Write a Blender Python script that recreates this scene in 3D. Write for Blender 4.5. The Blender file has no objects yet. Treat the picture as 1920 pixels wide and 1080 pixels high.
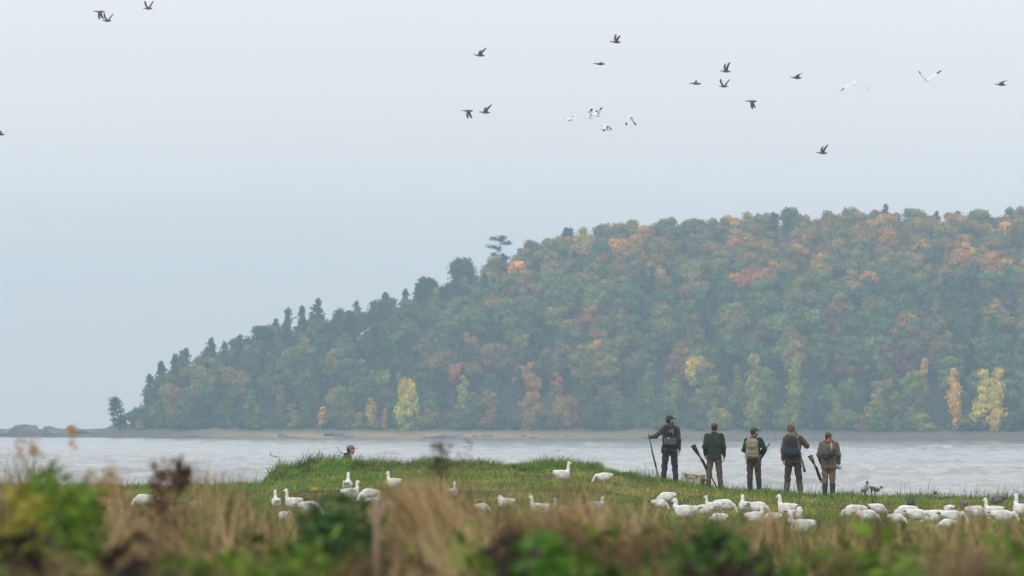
import bpy, math, random
import numpy as np
from mathutils import Vector, Matrix

random.seed(11)
rng = np.random.default_rng(11)
scene = bpy.context.scene
COL = scene.collection
R = math.radians

# ------------------------------------------------------------------ camera
CAM_Z = 3.6
HORIZON = 800.0
F = 1920 * 200.0 / 36.0                     # focal length in photo pixels
PITCH = math.atan((HORIZON - 540) / F)
ROLL = R(-0.10)
cam_data = bpy.data.cameras.new('camera')
cam = bpy.data.objects.new('camera', cam_data)
COL.objects.link(cam)
cam_data.lens = 200.0
cam_data.sensor_width = 36.0
cam_data.clip_start = 0.5
cam_data.clip_end = 12000
CAM_M = Matrix.Rotation(R(90) + PITCH, 3, 'X') @ Matrix.Rotation(-ROLL, 3, 'Z')
cam.location = (0, 0, CAM_Z)
cam.rotation_euler = CAM_M.to_euler()
cam_data.dof.use_dof = True
cam_data.dof.focus_distance = 148
cam_data.dof.aperture_fstop = 6.5
scene.camera = cam

# ------------------------------------------------------------------ sky, sun, exposure
world = bpy.data.worlds.new('World')
scene.world = world
world.use_nodes = True
wn = world.node_tree.nodes
wl = world.node_tree.links
wn.clear()
w_out = wn.new('ShaderNodeOutputWorld')
w_bg = wn.new('ShaderNodeBackground')
w_bg.inputs['Strength'].default_value = 0.125
sky = wn.new('ShaderNodeTexSky')
sky.sky_type = 'NISHITA'
sky.sun_disc = False
sky.sun_elevation = R(42)
sky.sun_rotation = R(215)
sky.air_density = 1.0
sky.dust_density = 4.0
sky.ozone_density = 1.0
w_hs = wn.new('ShaderNodeHueSaturation')
w_hs.inputs['Saturation'].default_value = 0.35
w_tc = wn.new('ShaderNodeTexCoord')
w_sep = wn.new('ShaderNodeSeparateXYZ')
w_ramp = wn.new('ShaderNodeValToRGB')        # even cloud layer, brighter overhead
w_ramp.color_ramp.elements[0].position = 0.0
w_ramp.color_ramp.elements[0].color = (0.72, 0.715, 0.72, 1)
w_ramp.color_ramp.elements[1].position = 0.75
w_ramp.color_ramp.elements[1].color = (0.94, 0.96, 0.985, 1)
w_gain = wn.new('ShaderNodeVectorMath')
w_gain.operation = 'SCALE'
w_gain.inputs['Scale'].default_value = 11.0
w_mix = wn.new('ShaderNodeMix')
w_mix.data_type = 'RGBA'
w_mix.inputs[0].default_value = 0.82
wl.new(w_tc.outputs['Generated'], w_sep.inputs[0])
wl.new(w_sep.outputs['Z'], w_ramp.inputs['Fac'])
wl.new(w_ramp.outputs['Color'], w_gain.inputs[0])
wl.new(sky.outputs['Color'], w_hs.inputs['Color'])
wl.new(w_hs.outputs['Color'], w_mix.inputs[6])
wl.new(w_gain.outputs['Vector'], w_mix.inputs[7])
wl.new(w_mix.outputs[2], w_bg.inputs['Color'])
wl.new(w_bg.outputs[0], w_out.inputs['Surface'])

sun_data = bpy.data.lights.new('sun', 'SUN')
sun_data.energy = 0.8
sun_data.angle = R(25)
sun_data.color = (1.0, 0.97, 0.93)
sun = bpy.data.objects.new('sun', sun_data)
COL.objects.link(sun)
_sa, _se = R(215), R(42)                      # behind the camera, a little to one side
_dir = Vector((math.sin(_sa) * math.cos(_se), math.cos(_sa) * math.cos(_se), math.sin(_se)))
sun.rotation_euler = _dir.to_track_quat('Z', 'Y').to_euler()
sun.location = (0, -20, 60)

scene.view_settings.view_transform = 'Standard'
scene.view_settings.look = 'None'
scene.view_settings.exposure = 0.11
scene.view_settings.gamma = 1.0
scene.view_settings.use_curve_mapping = False
scene.cycles.max_bounces = 6
scene.cycles.diffuse_bounces = 3
scene.cycles.glossy_bounces = 2
scene.cycles.transmission_bounces = 3
scene.cycles.volume_bounces = 0
scene.cycles.use_denoising = True

# ------------------------------------------------------------------ helpers
FWD = CAM_M @ Vector((0, 0, -1))
UPV = CAM_M @ Vector((0, 1, 0))
RGT = CAM_M @ Vector((1, 0, 0))


def at(px, py, Y):
    """point at distance Y that the photograph shows at pixel (px, py)"""
    d = FWD + RGT * ((px - 960) / F) + UPV * ((540 - py) / F)
    t = Y / d.y
    return Vector((d.x * t, Y, CAM_Z + d.z * t))


def project(P):
    P = np.asarray(P, float).reshape(-1, 3) - np.array([0, 0, CAM_Z])
    f = P @ np.array(FWD)
    return np.stack([960 + F * (P @ np.array(RGT)) / f, 540 - F * (P @ np.array(UPV)) / f], 1)


def smooth01(t):
    t = np.clip(t, 0, 1)
    return t * t * (3 - 2 * t)


def vnoise(x, y, scale=1.0, seed=0):
    x = np.asarray(x, float) / scale
    y = np.asarray(y, float) / scale
    xi, yi = np.floor(x).astype(np.int64), np.floor(y).astype(np.int64)
    fx, fy = x - xi, y - yi
    fx, fy = fx * fx * (3 - 2 * fx), fy * fy * (3 - 2 * fy)

    def h(a, b):
        n = (a * 374761393 + b * 668265263 + seed * 974711) & 0x7fffffff
        n = ((n ^ (n >> 13)) * 1274126177) & 0x7fffffff
        return ((n ^ (n >> 16)) & 0xffff) / 65535.0
    return (h(xi, yi) * (1 - fx) * (1 - fy) + h(xi + 1, yi) * fx * (1 - fy)
            + h(xi, yi + 1) * (1 - fx) * fy + h(xi + 1, yi + 1) * fx * fy)


def raw_mesh(name, V, Fc, smooth=False, col=None):
    """V (n,3); Fc (m,3) or (m,4) int array"""
    V = np.ascontiguousarray(V, np.float32)
    Fc = np.ascontiguousarray(Fc, np.int32)
    me = bpy.data.meshes.new(name)
    me.vertices.add(len(V))
    me.vertices.foreach_set('co', V.ravel())
    m, k = Fc.shape
    me.loops.add(m * k)
    me.loops.foreach_set('vertex_index', Fc.ravel())
    me.polygons.add(m)
    me.polygons.foreach_set('loop_start', np.arange(0, m * k, k, dtype=np.int32))
    if smooth:
        me.polygons.foreach_set('use_smooth', np.ones(m, bool))
    me.update(calc_edges=True)
    me.validate()
    if col is not None:
        a = me.attributes.new('col', 'FLOAT_COLOR', 'POINT')
        c = np.ones((len(V), 4), np.float32)
        c[:, :3] = col
        a.data.foreach_set('color', c.ravel())
    return me


def link(name, me, mat=None, parent=None, loc=None):
    o = bpy.data.objects.new(name, me)
    COL.objects.link(o)
    if mat is not None and me is not None and len(me.materials) == 0:
        me.materials.append(mat)
    if parent is not None:
        o.parent = parent
    if loc is not None:
        o.location = loc
    return o


def mesh_obj(name, V, Fc, mat, parent=None, smooth=False, col=None, loc=None):
    return link(name, raw_mesh(name, V, Fc, smooth, col), mat, parent, loc)


def empty(name, loc=(0, 0, 0), rz=0.0):
    o = bpy.data.objects.new(name, None)
    COL.objects.link(o)
    o.location = loc
    o.rotation_euler = (0, 0, rz)
    o.empty_display_size = 0.2
    return o


def tag(o, label=None, cat=None, group=None, kind=None):
    if label:
        o['label'] = label
    if cat:
        o['category'] = cat
    if group:
        o['group'] = group
    if kind:
        o['kind'] = kind
    return o


def copy_tree(o, parent=None):
    c = o.copy()
    COL.objects.link(c)
    if parent is not None:
        c.parent = parent
    for ch in list(o.children):
        copy_tree(ch, c)
    return c


# ---- small polygon builder: tubes, boxes, lofts, joined in one list
class MB:
    def __init__(self):
        self.V, self.F, self.n = [], [], 0

    def add(self, V, Fc):
        self.V += [tuple(v) for v in V]
        self.F += [tuple(i + self.n for i in f) for f in Fc]
        self.n += len(V)
        return self

    def loft(self, rings, cap=True):
        k = len(rings[0])
        V = [v for r in rings for v in r]
        Fc = []
        for i in range(len(rings) - 1):
            for j in range(k):
                a, b = i * k + j, i * k + (j + 1) % k
                Fc.append((a, b, b + k, a + k))
        if cap:
            Fc.append(tuple(range(k - 1, -1, -1)))
            Fc.append(tuple((len(rings) - 1) * k + j for j in range(k)))
        return self.add(V, Fc)

    def tube(self, pts, rad, n=8, flat=1.0):
        pts = [Vector(p) for p in pts]
        if not hasattr(rad, '__len__'):
            rad = [rad] * len(pts)
        rings = []
        ref = None
        for i, p in enumerate(pts):
            d = (pts[min(i + 1, len(pts) - 1)] - pts[max(i - 1, 0)])
            d = d.normalized() if d.length > 1e-9 else Vector((0, 0, 1))
            if ref is None:
                ref = Vector((1, 0, 0)) if abs(d.x) < .8 else Vector((0, 1, 0))
            u = (ref - d * ref.dot(d)).normalized()
            ref = u
            v = d.cross(u)
            rings.append([p + (u * math.cos(2 * math.pi * j / n) + v * math.sin(2 * math.pi * j / n) * flat) * rad[i]
                          for j in range(n)])
        return self.loft(rings)

    def box(self, c, h, M=None, bev=0.15):
        """bevelled box: octagonal rings along z"""
        c = Vector(c)
        b = min(h) * bev
        rings = []
        for z, k in ((-h[2], b), (-h[2] + b, 0), (h[2] - b, 0), (h[2], b)):
            x, y = h[0] - k, h[1] - k
            r = [(-x + b, -y), (x - b, -y), (x, -y + b), (x, y - b), (x - b, y), (-x + b, y), (-x, y - b), (-x, -y + b)]
            rings.append([c + ((M @ Vector((p[0], p[1], z))) if M else Vector((p[0], p[1], z))) for p in r])
        return self.loft(rings)

    def build(self, name, mat, parent=None, smooth=False, loc=None):
        me = bpy.data.meshes.new(name)
        me.from_pydata(self.V, [], self.F)
        if smooth:
            me.polygons.foreach_set('use_smooth', np.ones(len(me.polygons), bool))
        me.update()
        return link(name, me, mat, parent, loc)


# ---- distance-field bodies: smooth unions of tapered limbs, ellipsoids, rounded boxes
def pc(a, b, ra, rb=None, k=.02, sy=1.0):
    return ('c', np.array(a, float), np.array(b, float), ra, ra if rb is None else rb, k, sy)


def pe(c, r, Rm=None, k=.02):
    return ('e', np.array(c, float), np.array(r, float), None if Rm is None else np.array(Rm, float), k)


def pb(c, h, rad=.02, Rm=None, k=.02):
    return ('b', np.array(c, float), np.array(h, float), rad, None if Rm is None else np.array(Rm, float), k)


def blob(prims, vox, noise=0.0, cuts=(), seed=3, wl_=0.1):
    lo = np.full(3, 1e9)
    hi = -lo
    boxes = []
    for p in prims:
        if p[0] == 'c':
            r = max(p[3], p[4]) * max(1, p[6])
            a, b = np.minimum(p[1], p[2]) - r, np.maximum(p[1], p[2]) + r
        elif p[0] == 'e':
            r = np.max(p[2]) if p[3] is not None else p[2]
            a, b = p[1] - r, p[1] + r
        else:
            r = np.linalg.norm(p[2]) if p[4] is not None else p[2]
            a, b = p[1] - r, p[1] + r
        lo, hi = np.minimum(lo, a), np.maximum(hi, b)
        boxes.append((a, b))
    pad = vox * 3 + noise
    lo, hi = lo - pad, hi + pad
    n = np.ceil((hi - lo) / vox).astype(int) + 1
    ax = [lo[i] + vox * np.arange(n[i]) for i in range(3)]
    f = np.full(n, 0.5)
    for p, (a, b) in zip(prims, boxes):
        k = p[-2] if p[0] == 'c' else p[-1]
        m = k + vox * 2.5 + noise
        s = [slice(max(0, int((a[i] - m - lo[i]) / vox)), min(n[i], int((b[i] + m - lo[i]) / vox) + 2)) for i in range(3)]
        X, Y, Z = np.meshgrid(ax[0][s[0]], ax[1][s[1]], ax[2][s[2]], indexing='ij', sparse=True)
        if p[0] == 'c':
            _, A, B, ra, rb, k, sy = p
            x, y, z = X - A[0], (Y - A[1]) / sy, Z - A[2]
            d = (B - A) / np.array([1, sy, 1])
            L = max(d @ d, 1e-9)
            t = np.clip((x * d[0] + y * d[1] + z * d[2]) / L, 0, 1)
            g = (np.sqrt((x - t * d[0]) ** 2 + (y - t * d[1]) ** 2 + (z - t * d[2]) ** 2) - (ra + (rb - ra) * t)) * min(1, sy)
        else:
            C = p[1]
            Rm = p[3] if p[0] == 'e' else p[4]
            x, y, z = X - C[0], Y - C[1], Z - C[2]
            if Rm is not None:
                x, y, z = (x * Rm[0, i] + y * Rm[1, i] + z * Rm[2, i] for i in range(3))
            h = p[2]
            if p[0] == 'e':
                k0 = np.sqrt((x / h[0]) ** 2 + (y / h[1]) ** 2 + (z / h[2]) ** 2)
                k1 = np.sqrt((x / h[0] ** 2) ** 2 + (y / h[1] ** 2) ** 2 + (z / h[2] ** 2) ** 2) + 1e-9
                g = k0 * (k0 - 1) / k1
            else:
                r = p[3]
                qx, qy, qz = np.abs(x) - h[0] + r, np.abs(y) - h[1] + r, np.abs(z) - h[2] + r
                g = np.sqrt(np.maximum(qx, 0) ** 2 + np.maximum(qy, 0) ** 2 + np.maximum(qz, 0) ** 2) \
                    + np.minimum(np.maximum(qx, np.maximum(qy, qz)), 0) - r
        cur = f[s[0], s[1], s[2]]
        hh = np.maximum(k - np.abs(cur - g), 0) / max(k, 1e-6)
        f[s[0], s[1], s[2]] = np.minimum(cur, g) - hh * hh * k * .25
    X, Y, Z = np.meshgrid(*ax, indexing='ij', sparse=True)
    if noise:
        r = np.random.default_rng(seed)
        q = 0
        for i in range(6):
            d = r.normal(size=3)
            d *= (2 * math.pi / (wl_ * r.uniform(.7, 1.6))) / np.linalg.norm(d)
            q = q + np.sin(X * d[0] + Y * d[1] + Z * d[2] + r.uniform(0, 6))
        f = f + noise * q / 2.5
    for c in cuts:
        f = np.maximum(f, c(X, Y, Z))
    return nets(f, lo, vox)


def nets(f, lo, vox):
    ins = f < 0
    corners = [(i, j, k) for i in (0, 1) for j in (0, 1) for k in (0, 1)]
    nx, ny, nz = f.shape
    cnt = sum(ins[i:nx - 1 + i, j:ny - 1 + j, k:nz - 1 + k].astype(np.int8) for i, j, k in corners)
    act = (cnt > 0) & (cnt < 8)
    idx = np.argwhere(act)
    vid = np.full(act.shape, -1, np.int64)
    vid[act] = np.arange(len(idx))
    fv = np.stack([f[idx[:, 0] + i, idx[:, 1] + j, idx[:, 2] + k] for i, j, k in corners], 1)
    acc = np.zeros((len(idx), 3))
    num = np.zeros(len(idx))
    ca = np.array(corners, float)
    for a in range(8):
        for b in range(a + 1, 8):
            if abs(ca[a] - ca[b]).sum() != 1:
                continue
            m = (fv[:, a] < 0) != (fv[:, b] < 0)
            den = fv[:, a] - fv[:, b]
            t = np.where(m, fv[:, a] / np.where(np.abs(den) < 1e-12, 1e-12, den), 0)
            acc += np.where(m[:, None], ca[a] + t[:, None] * (ca[b] - ca[a]), 0)
            num += m
    V = lo + vox * (idx + acc / np.maximum(num, 1)[:, None])
    Q = []
    for axis in range(3):
        s0 = [slice(None)] * 3
        s1 = [slice(None)] * 3
        s0[axis] = slice(0, f.shape[axis] - 1)
        s1[axis] = slice(1, f.shape[axis])
        a, b = ins[tuple(s0)], ins[tuple(s1)]
        e = np.argwhere(a != b)
        flip = a[tuple(e.T)]
        o1, o2 = [(1, 2), (2, 0), (0, 1)][axis]
        d1, d2 = np.zeros(3, int), np.zeros(3, int)
        d1[o1] = 1
        d2[o2] = 1
        ok = (e[:, o1] > 0) & (e[:, o2] > 0) & (e[:, o1] < f.shape[o1] - 1) & (e[:, o2] < f.shape[o2] - 1)
        e, flip = e[ok], flip[ok]
        q = np.stack([vid[tuple((e - d1 - d2).T)], vid[tuple((e - d2).T)], vid[tuple(e.T)], vid[tuple((e - d1).T)]], 1)
        q[~flip] = q[~flip][:, ::-1]
        Q.append(q)
    Q = np.concatenate(Q)
    return V, Q[(Q >= 0).all(1)]


def blob_obj(name, prims, vox, mat, parent=None, noise=0.0, cuts=(), seed=3, wl_=.1, loc=None):
    V, Q = blob(prims, vox, noise, cuts, seed, wl_)
    return mesh_obj(name, V, Q, mat, parent, True, None, loc)


# ------------------------------------------------------------------ materials
def new_mat(name):
    m = bpy.data.materials.new(name)
    m.use_nodes = True
    nt = m.node_tree
    return m, nt, nt.nodes['Principled BSDF']


def mat(name, col, rough=.75, var=.18, scale=18.0, bump=.15, bscale=None, metal=0.0, spec=.3, sheen=0.0, dist=.01):
    m, nt, b = new_mat(name)
    N, L = nt.nodes, nt.links
    tc = N.new('ShaderNodeTexCoord')
    nz = N.new('ShaderNodeTexNoise')
    nz.inputs['Scale'].default_value = scale
    nz.inputs['Detail'].default_value = 6
    L.new(tc.outputs['Object'], nz.inputs['Vector'])
    rp = N.new('ShaderNodeValToRGB')
    rp.color_ramp.elements[0].position = .3
    rp.color_ramp.elements[1].position = .7
    rp.color_ramp.elements[0].color = (*[c * (1 - var) for c in col], 1)
    rp.color_ramp.elements[1].color = (*[min(1, c * (1 + var)) for c in col], 1)
    L.new(nz.outputs['Fac'], rp.inputs['Fac'])
    L.new(rp.outputs['Color'], b.inputs['Base Color'])
    b.inputs['Roughness'].default_value = rough
    b.inputs['Metallic'].default_value = metal
    b.inputs['Specular IOR Level'].default_value = spec
    if sheen:
        b.inputs['Sheen Weight'].default_value = sheen
    if bump:
        n2 = N.new('ShaderNodeTexNoise')
        n2.inputs['Scale'].default_value = bscale or scale * 2.5
        n2.inputs['Detail'].default_value = 5
        L.new(tc.outputs['Object'], n2.inputs['Vector'])
        bp = N.new('ShaderNodeBump')
        bp.inputs['Strength'].default_value = bump
        bp.inputs['Distance'].default_value = dist
        L.new(n2.outputs['Fac'], bp.inputs['Height'])
        L.new(bp.outputs['Normal'], b.inputs['Normal'])
    return m


def ramp_mat(name, stops, scale, rough=.8, detail=3, const=True, stretch=None, bump=.1):
    m, nt, b = new_mat(name)
    N, L = nt.nodes, nt.links
    tc = N.new('ShaderNodeTexCoord')
    mp = N.new('ShaderNodeMapping')
    if stretch:
        mp.inputs['Scale'].default_value = stretch
    L.new(tc.outputs['Object'], mp.inputs['Vector'])
    nz = N.new('ShaderNodeTexNoise')
    nz.inputs['Scale'].default_value = scale
    nz.inputs['Detail'].default_value = detail
    L.new(mp.outputs['Vector'], nz.inputs['Vector'])
    rp = N.new('ShaderNodeValToRGB')
    cr = rp.color_ramp
    if const:
        cr.interpolation = 'CONSTANT'
    while len(cr.elements) < len(stops):
        cr.elements.new(.5)
    for e, (p, c) in zip(cr.elements, stops):
        e.position = p
        e.color = (*c, 1)
    L.new(nz.outputs['Fac'], rp.inputs['Fac'])
    L.new(rp.outputs['Color'], b.inputs['Base Color'])
    b.inputs['Roughness'].default_value = rough
    b.inputs['Specular IOR Level'].default_value = .25
    bp = N.new('ShaderNodeBump')
    bp.inputs['Strength'].default_value = bump
    bp.inputs['Distance'].default_value = .01
    L.new(nz.outputs['Fac'], bp.inputs['Height'])
    L.new(bp.outputs['Normal'], b.inputs['Normal'])
    return m


def quilt_mat(name, col, cell=.075, diamond=True, line=.6, plaid=None):
    """stitched cloth: stitch lines sink, cells puff"""
    m, nt, b = new_mat(name)
    N, L = nt.nodes, nt.links
    tc = N.new('ShaderNodeTexCoord')
    outs = []
    dirs = ((1, 1), (1, -1)) if diamond else ((0, 1),)
    for dx, dz in dirs:
        dt = N.new('ShaderNodeVectorMath')
        dt.operation = 'DOT_PRODUCT'
        dt.inputs[1].default_value = (dx, 0, dz)
        L.new(tc.outputs['Object'], dt.inputs[0])
        sc = N.new('ShaderNodeMath')
        sc.operation = 'MULTIPLY'
        sc.inputs[1].default_value = math.pi / cell
        L.new(dt.outputs['Value'], sc.inputs[0])
        sn = N.new('ShaderNodeMath')
        sn.operation = 'SINE'
        L.new(sc.outputs[0], sn.inputs[0])
        ab = N.new('ShaderNodeMath')
        ab.operation = 'ABSOLUTE'
        L.new(sn.outputs[0], ab.inputs[0])
        outs.append(ab)
    h = outs[0]
    if len(outs) == 2:
        mn = N.new('ShaderNodeMath')
        mn.operation = 'MINIMUM'
        L.new(outs[0].outputs[0], mn.inputs[0])
        L.new(outs[1].outputs[0], mn.inputs[1])
        h = mn
    rt = N.new('ShaderNodeMath')
    rt.operation = 'POWER'
    rt.inputs[1].default_value = .5
    L.new(h.outputs[0], rt.inputs[0])
    bp = N.new('ShaderNodeBump')
    bp.inputs['Strength'].default_value = .9
    bp.inputs['Distance'].default_value = .02
    L.new(rt.outputs[0], bp.inputs['Height'])
    L.new(bp.outputs['Normal'], b.inputs['Normal'])
    nz = N.new('ShaderNodeTexNoise')
    nz.inputs['Scale'].default_value = 9
    nz.inputs['Detail'].default_value = 5
    L.new(tc.outputs['Object'], nz.inputs['Vector'])
    rp = N.new('ShaderNodeValToRGB')
    rp.color_ramp.elements[0].position = .3
    rp.color_ramp.elements[1].position = .7
    rp.color_ramp.elements[0].color = (*[c * .72 for c in col], 1)
    rp.color_ramp.elements[1].color = (*[c * 1.25 for c in col], 1)
    L.new(nz.outputs['Fac'], rp.inputs['Fac'])
    mx = N.new('ShaderNodeMix')
    mx.data_type = 'RGBA'
    mx.inputs[7].default_value = (*(plaid or [c * line for c in col]), 1)
    L.new(rp.outputs['Color'], mx.inputs[6])
    inv = N.new('ShaderNodeMapRange')
    inv.inputs['From Min'].default_value = .0
    inv.inputs['From Max'].default_value = .35
    inv.inputs['To Min'].default_value = .8
    inv.inputs['To Max'].default_value = 0
    L.new(h.outputs[0], inv.inputs['Value'])
    L.new(inv.outputs[0], mx.inputs[0])
    L.new(mx.outputs[2], b.inputs['Base Color'])
    b.inputs['Roughness'].default_value = .8
    b.inputs['Specular IOR Level'].default_value = .25
    return m


def leaf_mat(name, source='col', trans=.3, rough=.65, vary=True):
    """leaf colour from the mesh's own colours or from the object's colour"""
    m, nt, b = new_mat(name)
    N, L = nt.nodes, nt.links
    out = [n for n in N if n.type == 'OUTPUT_MATERIAL'][0]
    at_ = N.new('ShaderNodeAttribute')
    at_.attribute_name = 'col'
    colour = at_.outputs['Color']
    if source == 'object':
        oi = N.new('ShaderNodeObjectInfo')
        mx = N.new('ShaderNodeMix')
        mx.data_type = 'RGBA'
        mx.blend_type = 'MULTIPLY'
        mx.inputs[0].default_value = 1
        L.new(oi.outputs['Color'], mx.inputs[6])
        L.new(at_.outputs['Color'], mx.inputs[7])
        colour = mx.outputs[2]
    L.new(colour, b.inputs['Base Color'])
    b.inputs['Roughness'].default_value = rough
    b.inputs['Specular IOR Level'].default_value = .2
    tr = N.new('ShaderNodeBsdfTranslucent')
    L.new(colour, tr.inputs['Color'])
    ms = N.new('ShaderNodeMixShader')
    ms.inputs[0].default_value = trans
    L.new(b.outputs[0], ms.inputs[1])
    L.new(tr.outputs[0], ms.inputs[2])
    L.new(ms.outputs[0], out.inputs['Surface'])
    return m


M_LEAF = leaf_mat('leaf')
M_CROWN = leaf_mat('tree_crown', 'object', .2)
M_FOREST = leaf_mat('forest_crowns', 'col', .2)
M_TRUNK = mat('bark', (.10, .09, .08), .9, .4, 3)
M_PALETRUNK = mat('pale_bark', (.42, .40, .37), .9, .3, 3)
M_ROCK = mat('rock', (.15, .15, .155), .9, .45, .35, .6, 2, dist=.3)
M_SKIN = mat('skin', (.42, .25, .18), .55, .1, 30, .05)
M_WHITE = mat('white_feathers', (.72, .71, .67), .8, .16, 7, .25, 40)
M_BLACKF = mat('black_feathers', (.02, .02, .022), .6, .3, 20)
M_GREYF = ramp_mat('grey_brown_feathers', [(0, (.07, .06, .055)), (.45, (.13, .115, .10)), (.62, (.24, .22, .20))], 26, .8, 4, False)
M_DARKBIRD = mat('dark_feathers', (.10, .095, .095), .75, .3, 10)
M_DARKBIRD2 = mat('dark_wing_feathers', (.065, .06, .062), .75, .3, 10)
M_PINK = mat('orange_pink_bill', (.62, .27, .18), .5, .1, 20)
M_GUNMETAL = mat('gun_metal', (.035, .035, .038), .4, .2, 30, .05, metal=.5)
M_RUBBER = mat('black_rubber', (.03, .03, .03), .6, .2, 30)
M_CAMO = ramp_mat('reed_camo', [(0, (.05, .04, .03)), (.40, (.17, .125, .08)), (.5, (.10, .09, .05)), (.57, (.27, .21, .14)), (.66, (.06, .05, .035))], 16, .75, 4, True, (1, 1, .35))
M_DARKCAMO = ramp_mat('dark_camo', [(0, (.018, .015, .014)), (.42, (.055, .038, .032)), (.52, (.028, .026, .022)), (.6, (.09, .065, .05))], 22, .85, 3)
M_BLACK = mat('black_nylon', (.022, .023, .027), .75, .3, 25, .3)
M_GREYNYLON = mat('grey_nylon', (.075, .08, .085), .75, .25, 25, .3)
M_TAN = mat('tan_canvas', (.25, .20, .135), .85, .22, 20, .3)
M_TANSTRAP = mat('tan_strap', (.36, .30, .22), .85, .15, 20, .3)
M_METAL = mat('bare_steel', (.22, .22, .21), .5, .25, 20, .1, metal=.6)

# ------------------------------------------------------------------ ground
EDGE_PX = np.array([-400, 200, 480, 508, 540, 600, 760, 1080, 1140, 1200, 1257, 1339, 1414, 1482, 1554, 1700, 1920, 2400], float)
EDGE_PY = np.array([917, 917, 915, 912, 896, 890, 886, 886, 893, 902, 908, 919, 925, 930, 933, 937, 938, 940], float)
EDGE_X = np.array([at(a, b, 150).x for a, b in zip(EDGE_PX, EDGE_PY)])
EDGE_Z = np.array([at(a, b, 150).z for a, b in zip(EDGE_PX, EDGE_PY)])


def G(x, y):
    x, y = np.asarray(x, float), np.asarray(y, float)
    near = 2.70 - (2.70 - 1.84) * smooth01((y - 28) / 45)
    edge = np.interp(x * 150 / np.maximum(y, 20), EDGE_X, EDGE_Z)
    t = smooth01((y - 104) / 42)
    z = near * (1 - t) + edge * t
    z = z + .05 * (vnoise(x, y, 3.0, 5) - .5) * smooth01((148 - y) / 20) * smooth01((y - 40) / 20)
    bank = smooth01((y - 152.6 - 1.2 * (vnoise(x, y * 0, 2.5, 9) - .5)) / 4.5)
    return z * (1 - bank) + (-.8) * bank


def ground_hit(px, py, h=0.0):
    """where the ray through a pixel comes down to h above the ground"""
    d = at(px, py, 1.0) - Vector((0, 0, CAM_Z))
    ys = np.arange(60, 151.5, .1)
    zs = CAM_Z + ys * d.z - h
    hit = np.nonzero(zs <= G(ys * d.x, ys))[0]
    y = ys[hit[0]] if len(hit) else 151.0
    x = float(y * d.x)
    return Vector((x, float(y), float(G(x, y))))


gy = np.concatenate([np.arange(-6, 100, 1.5), np.arange(100, 162, .4)])
gu = np.linspace(-1, 1, 181)
GX = gu[None, :] * (14 + .17 * np.abs(gy))[:, None]
GY = np.repeat(gy[:, None], len(gu), 1)
GZ = G(GX, GY)
nr, nc = GX.shape
ii = (np.arange(nr - 1)[:, None] * nc + np.arange(nc - 1)[None]).ravel()
GF = np.stack([ii, ii + 1, ii + 1 + nc, ii + nc], 1)


def ground_material():
    m, nt, b = new_mat('turf_soil')
    N, L = nt.nodes, nt.links
    tc = N.new('ShaderNodeTexCoord')
    cols = []
    for sc, det in ((.35, 4), (9, 6)):
        nz = N.new('ShaderNodeTexNoise')
        nz.inputs['Scale'].default_value = sc
        nz.inputs['Detail'].default_value = det
        L.new(tc.outputs['Object'], nz.inputs['Vector'])
        cols.append(nz)
    r1 = N.new('ShaderNodeValToRGB')
    r1.color_ramp.elements[0].position = .35
    r1.color_ramp.elements[0].color = (.12, .14, .04, 1)
    r1.color_ramp.elements[1].position = .68
    r1.color_ramp.elements[1].color = (.22, .19, .085, 1)
    L.new(cols[0].outputs['Fac'], r1.inputs['Fac'])
    r2 = N.new('ShaderNodeValToRGB')
    r2.color_ramp.elements[0].position = .3
    r2.color_ramp.elements[0].color = (.45, .42, .40, 1)
    r2.color_ramp.elements[1].position = .7
    r2.color_ramp.elements[1].color = (1, 1, 1, 1)
    L.new(cols[1].outputs['Fac'], r2.inputs['Fac'])
    mx = N.new('ShaderNodeMix')
    mx.data_type = 'RGBA'
    mx.blend_type = 'MULTIPLY'
    mx.inputs[0].default_value = 1
    L.new(r1.outputs['Color'], mx.inputs[6])
    L.new(r2.outputs['Color'], mx.inputs[7])
    L.new(mx.outputs[2], b.inputs['Base Color'])
    b.inputs['Roughness'].default_value = .95
    b.inputs['Specular IOR Level'].default_value = .1
    bp = N.new('ShaderNodeBump')
    bp.inputs['Distance'].default_value = .08
    bp.inputs['Strength'].default_value = .8
    L.new(cols[1].outputs['Fac'], bp.inputs['Height'])
    L.new(bp.outputs['Normal'], b.inputs['Normal'])
    return m


tag(mesh_obj('ground', np.stack([GX, GY, GZ], -1).reshape(-1, 3), GF, ground_material(), smooth=True),
    'grassy shore sloping down to the water', kind='structure')


# ------------------------------------------------------------------ water
def wave_height(x, y, yy):
    r = np.random.default_rng(5)
    z = np.zeros_like(x)
    for i in range(24):
        lam = r.uniform(1.5, 3.4) if i > 5 else r.uniform(4, 9)
        ang = r.normal(0.2, .55) + math.pi / 2
        k = 2 * math.pi / lam
        ph = r.uniform(0, 6.28)
        amp = .027 * lam ** .7 if i > 5 else .012 * lam ** .7
        env = np.clip(2.6 * vnoise(x, y, lam * 2.2, 140 + i) - .55, 0, 2)
        a = k * (x * math.cos(ang) + y * math.sin(ang)) + ph
        fade = np.clip(1 - yy / (lam * 620), 0, 1)
        z += amp * fade * env * (2 * (0.5 + 0.5 * np.sin(a)) ** 2.2 - .7)
    gust = .55 + .9 * vnoise(x, y, 38, 77)
    return z * gust


wy = [138.0]
while wy[-1] < 3650:
    wy.append(wy[-1] + max(.42, .42 * (wy[-1] / 260) ** 1.55))
wy = np.array(wy)
wu = np.linspace(-1, 1, 261)
WX = wu[None] * (26 + .115 * wy + .00003 * wy ** 2)[:, None]
WY = np.repeat(wy[:, None], len(wu), 1)
WZ = wave_height(WX, WY, WY)
nr, nc = WX.shape
ii = (np.arange(nr - 1)[:, None] * nc + np.arange(nc - 1)[None]).ravel()


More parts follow.
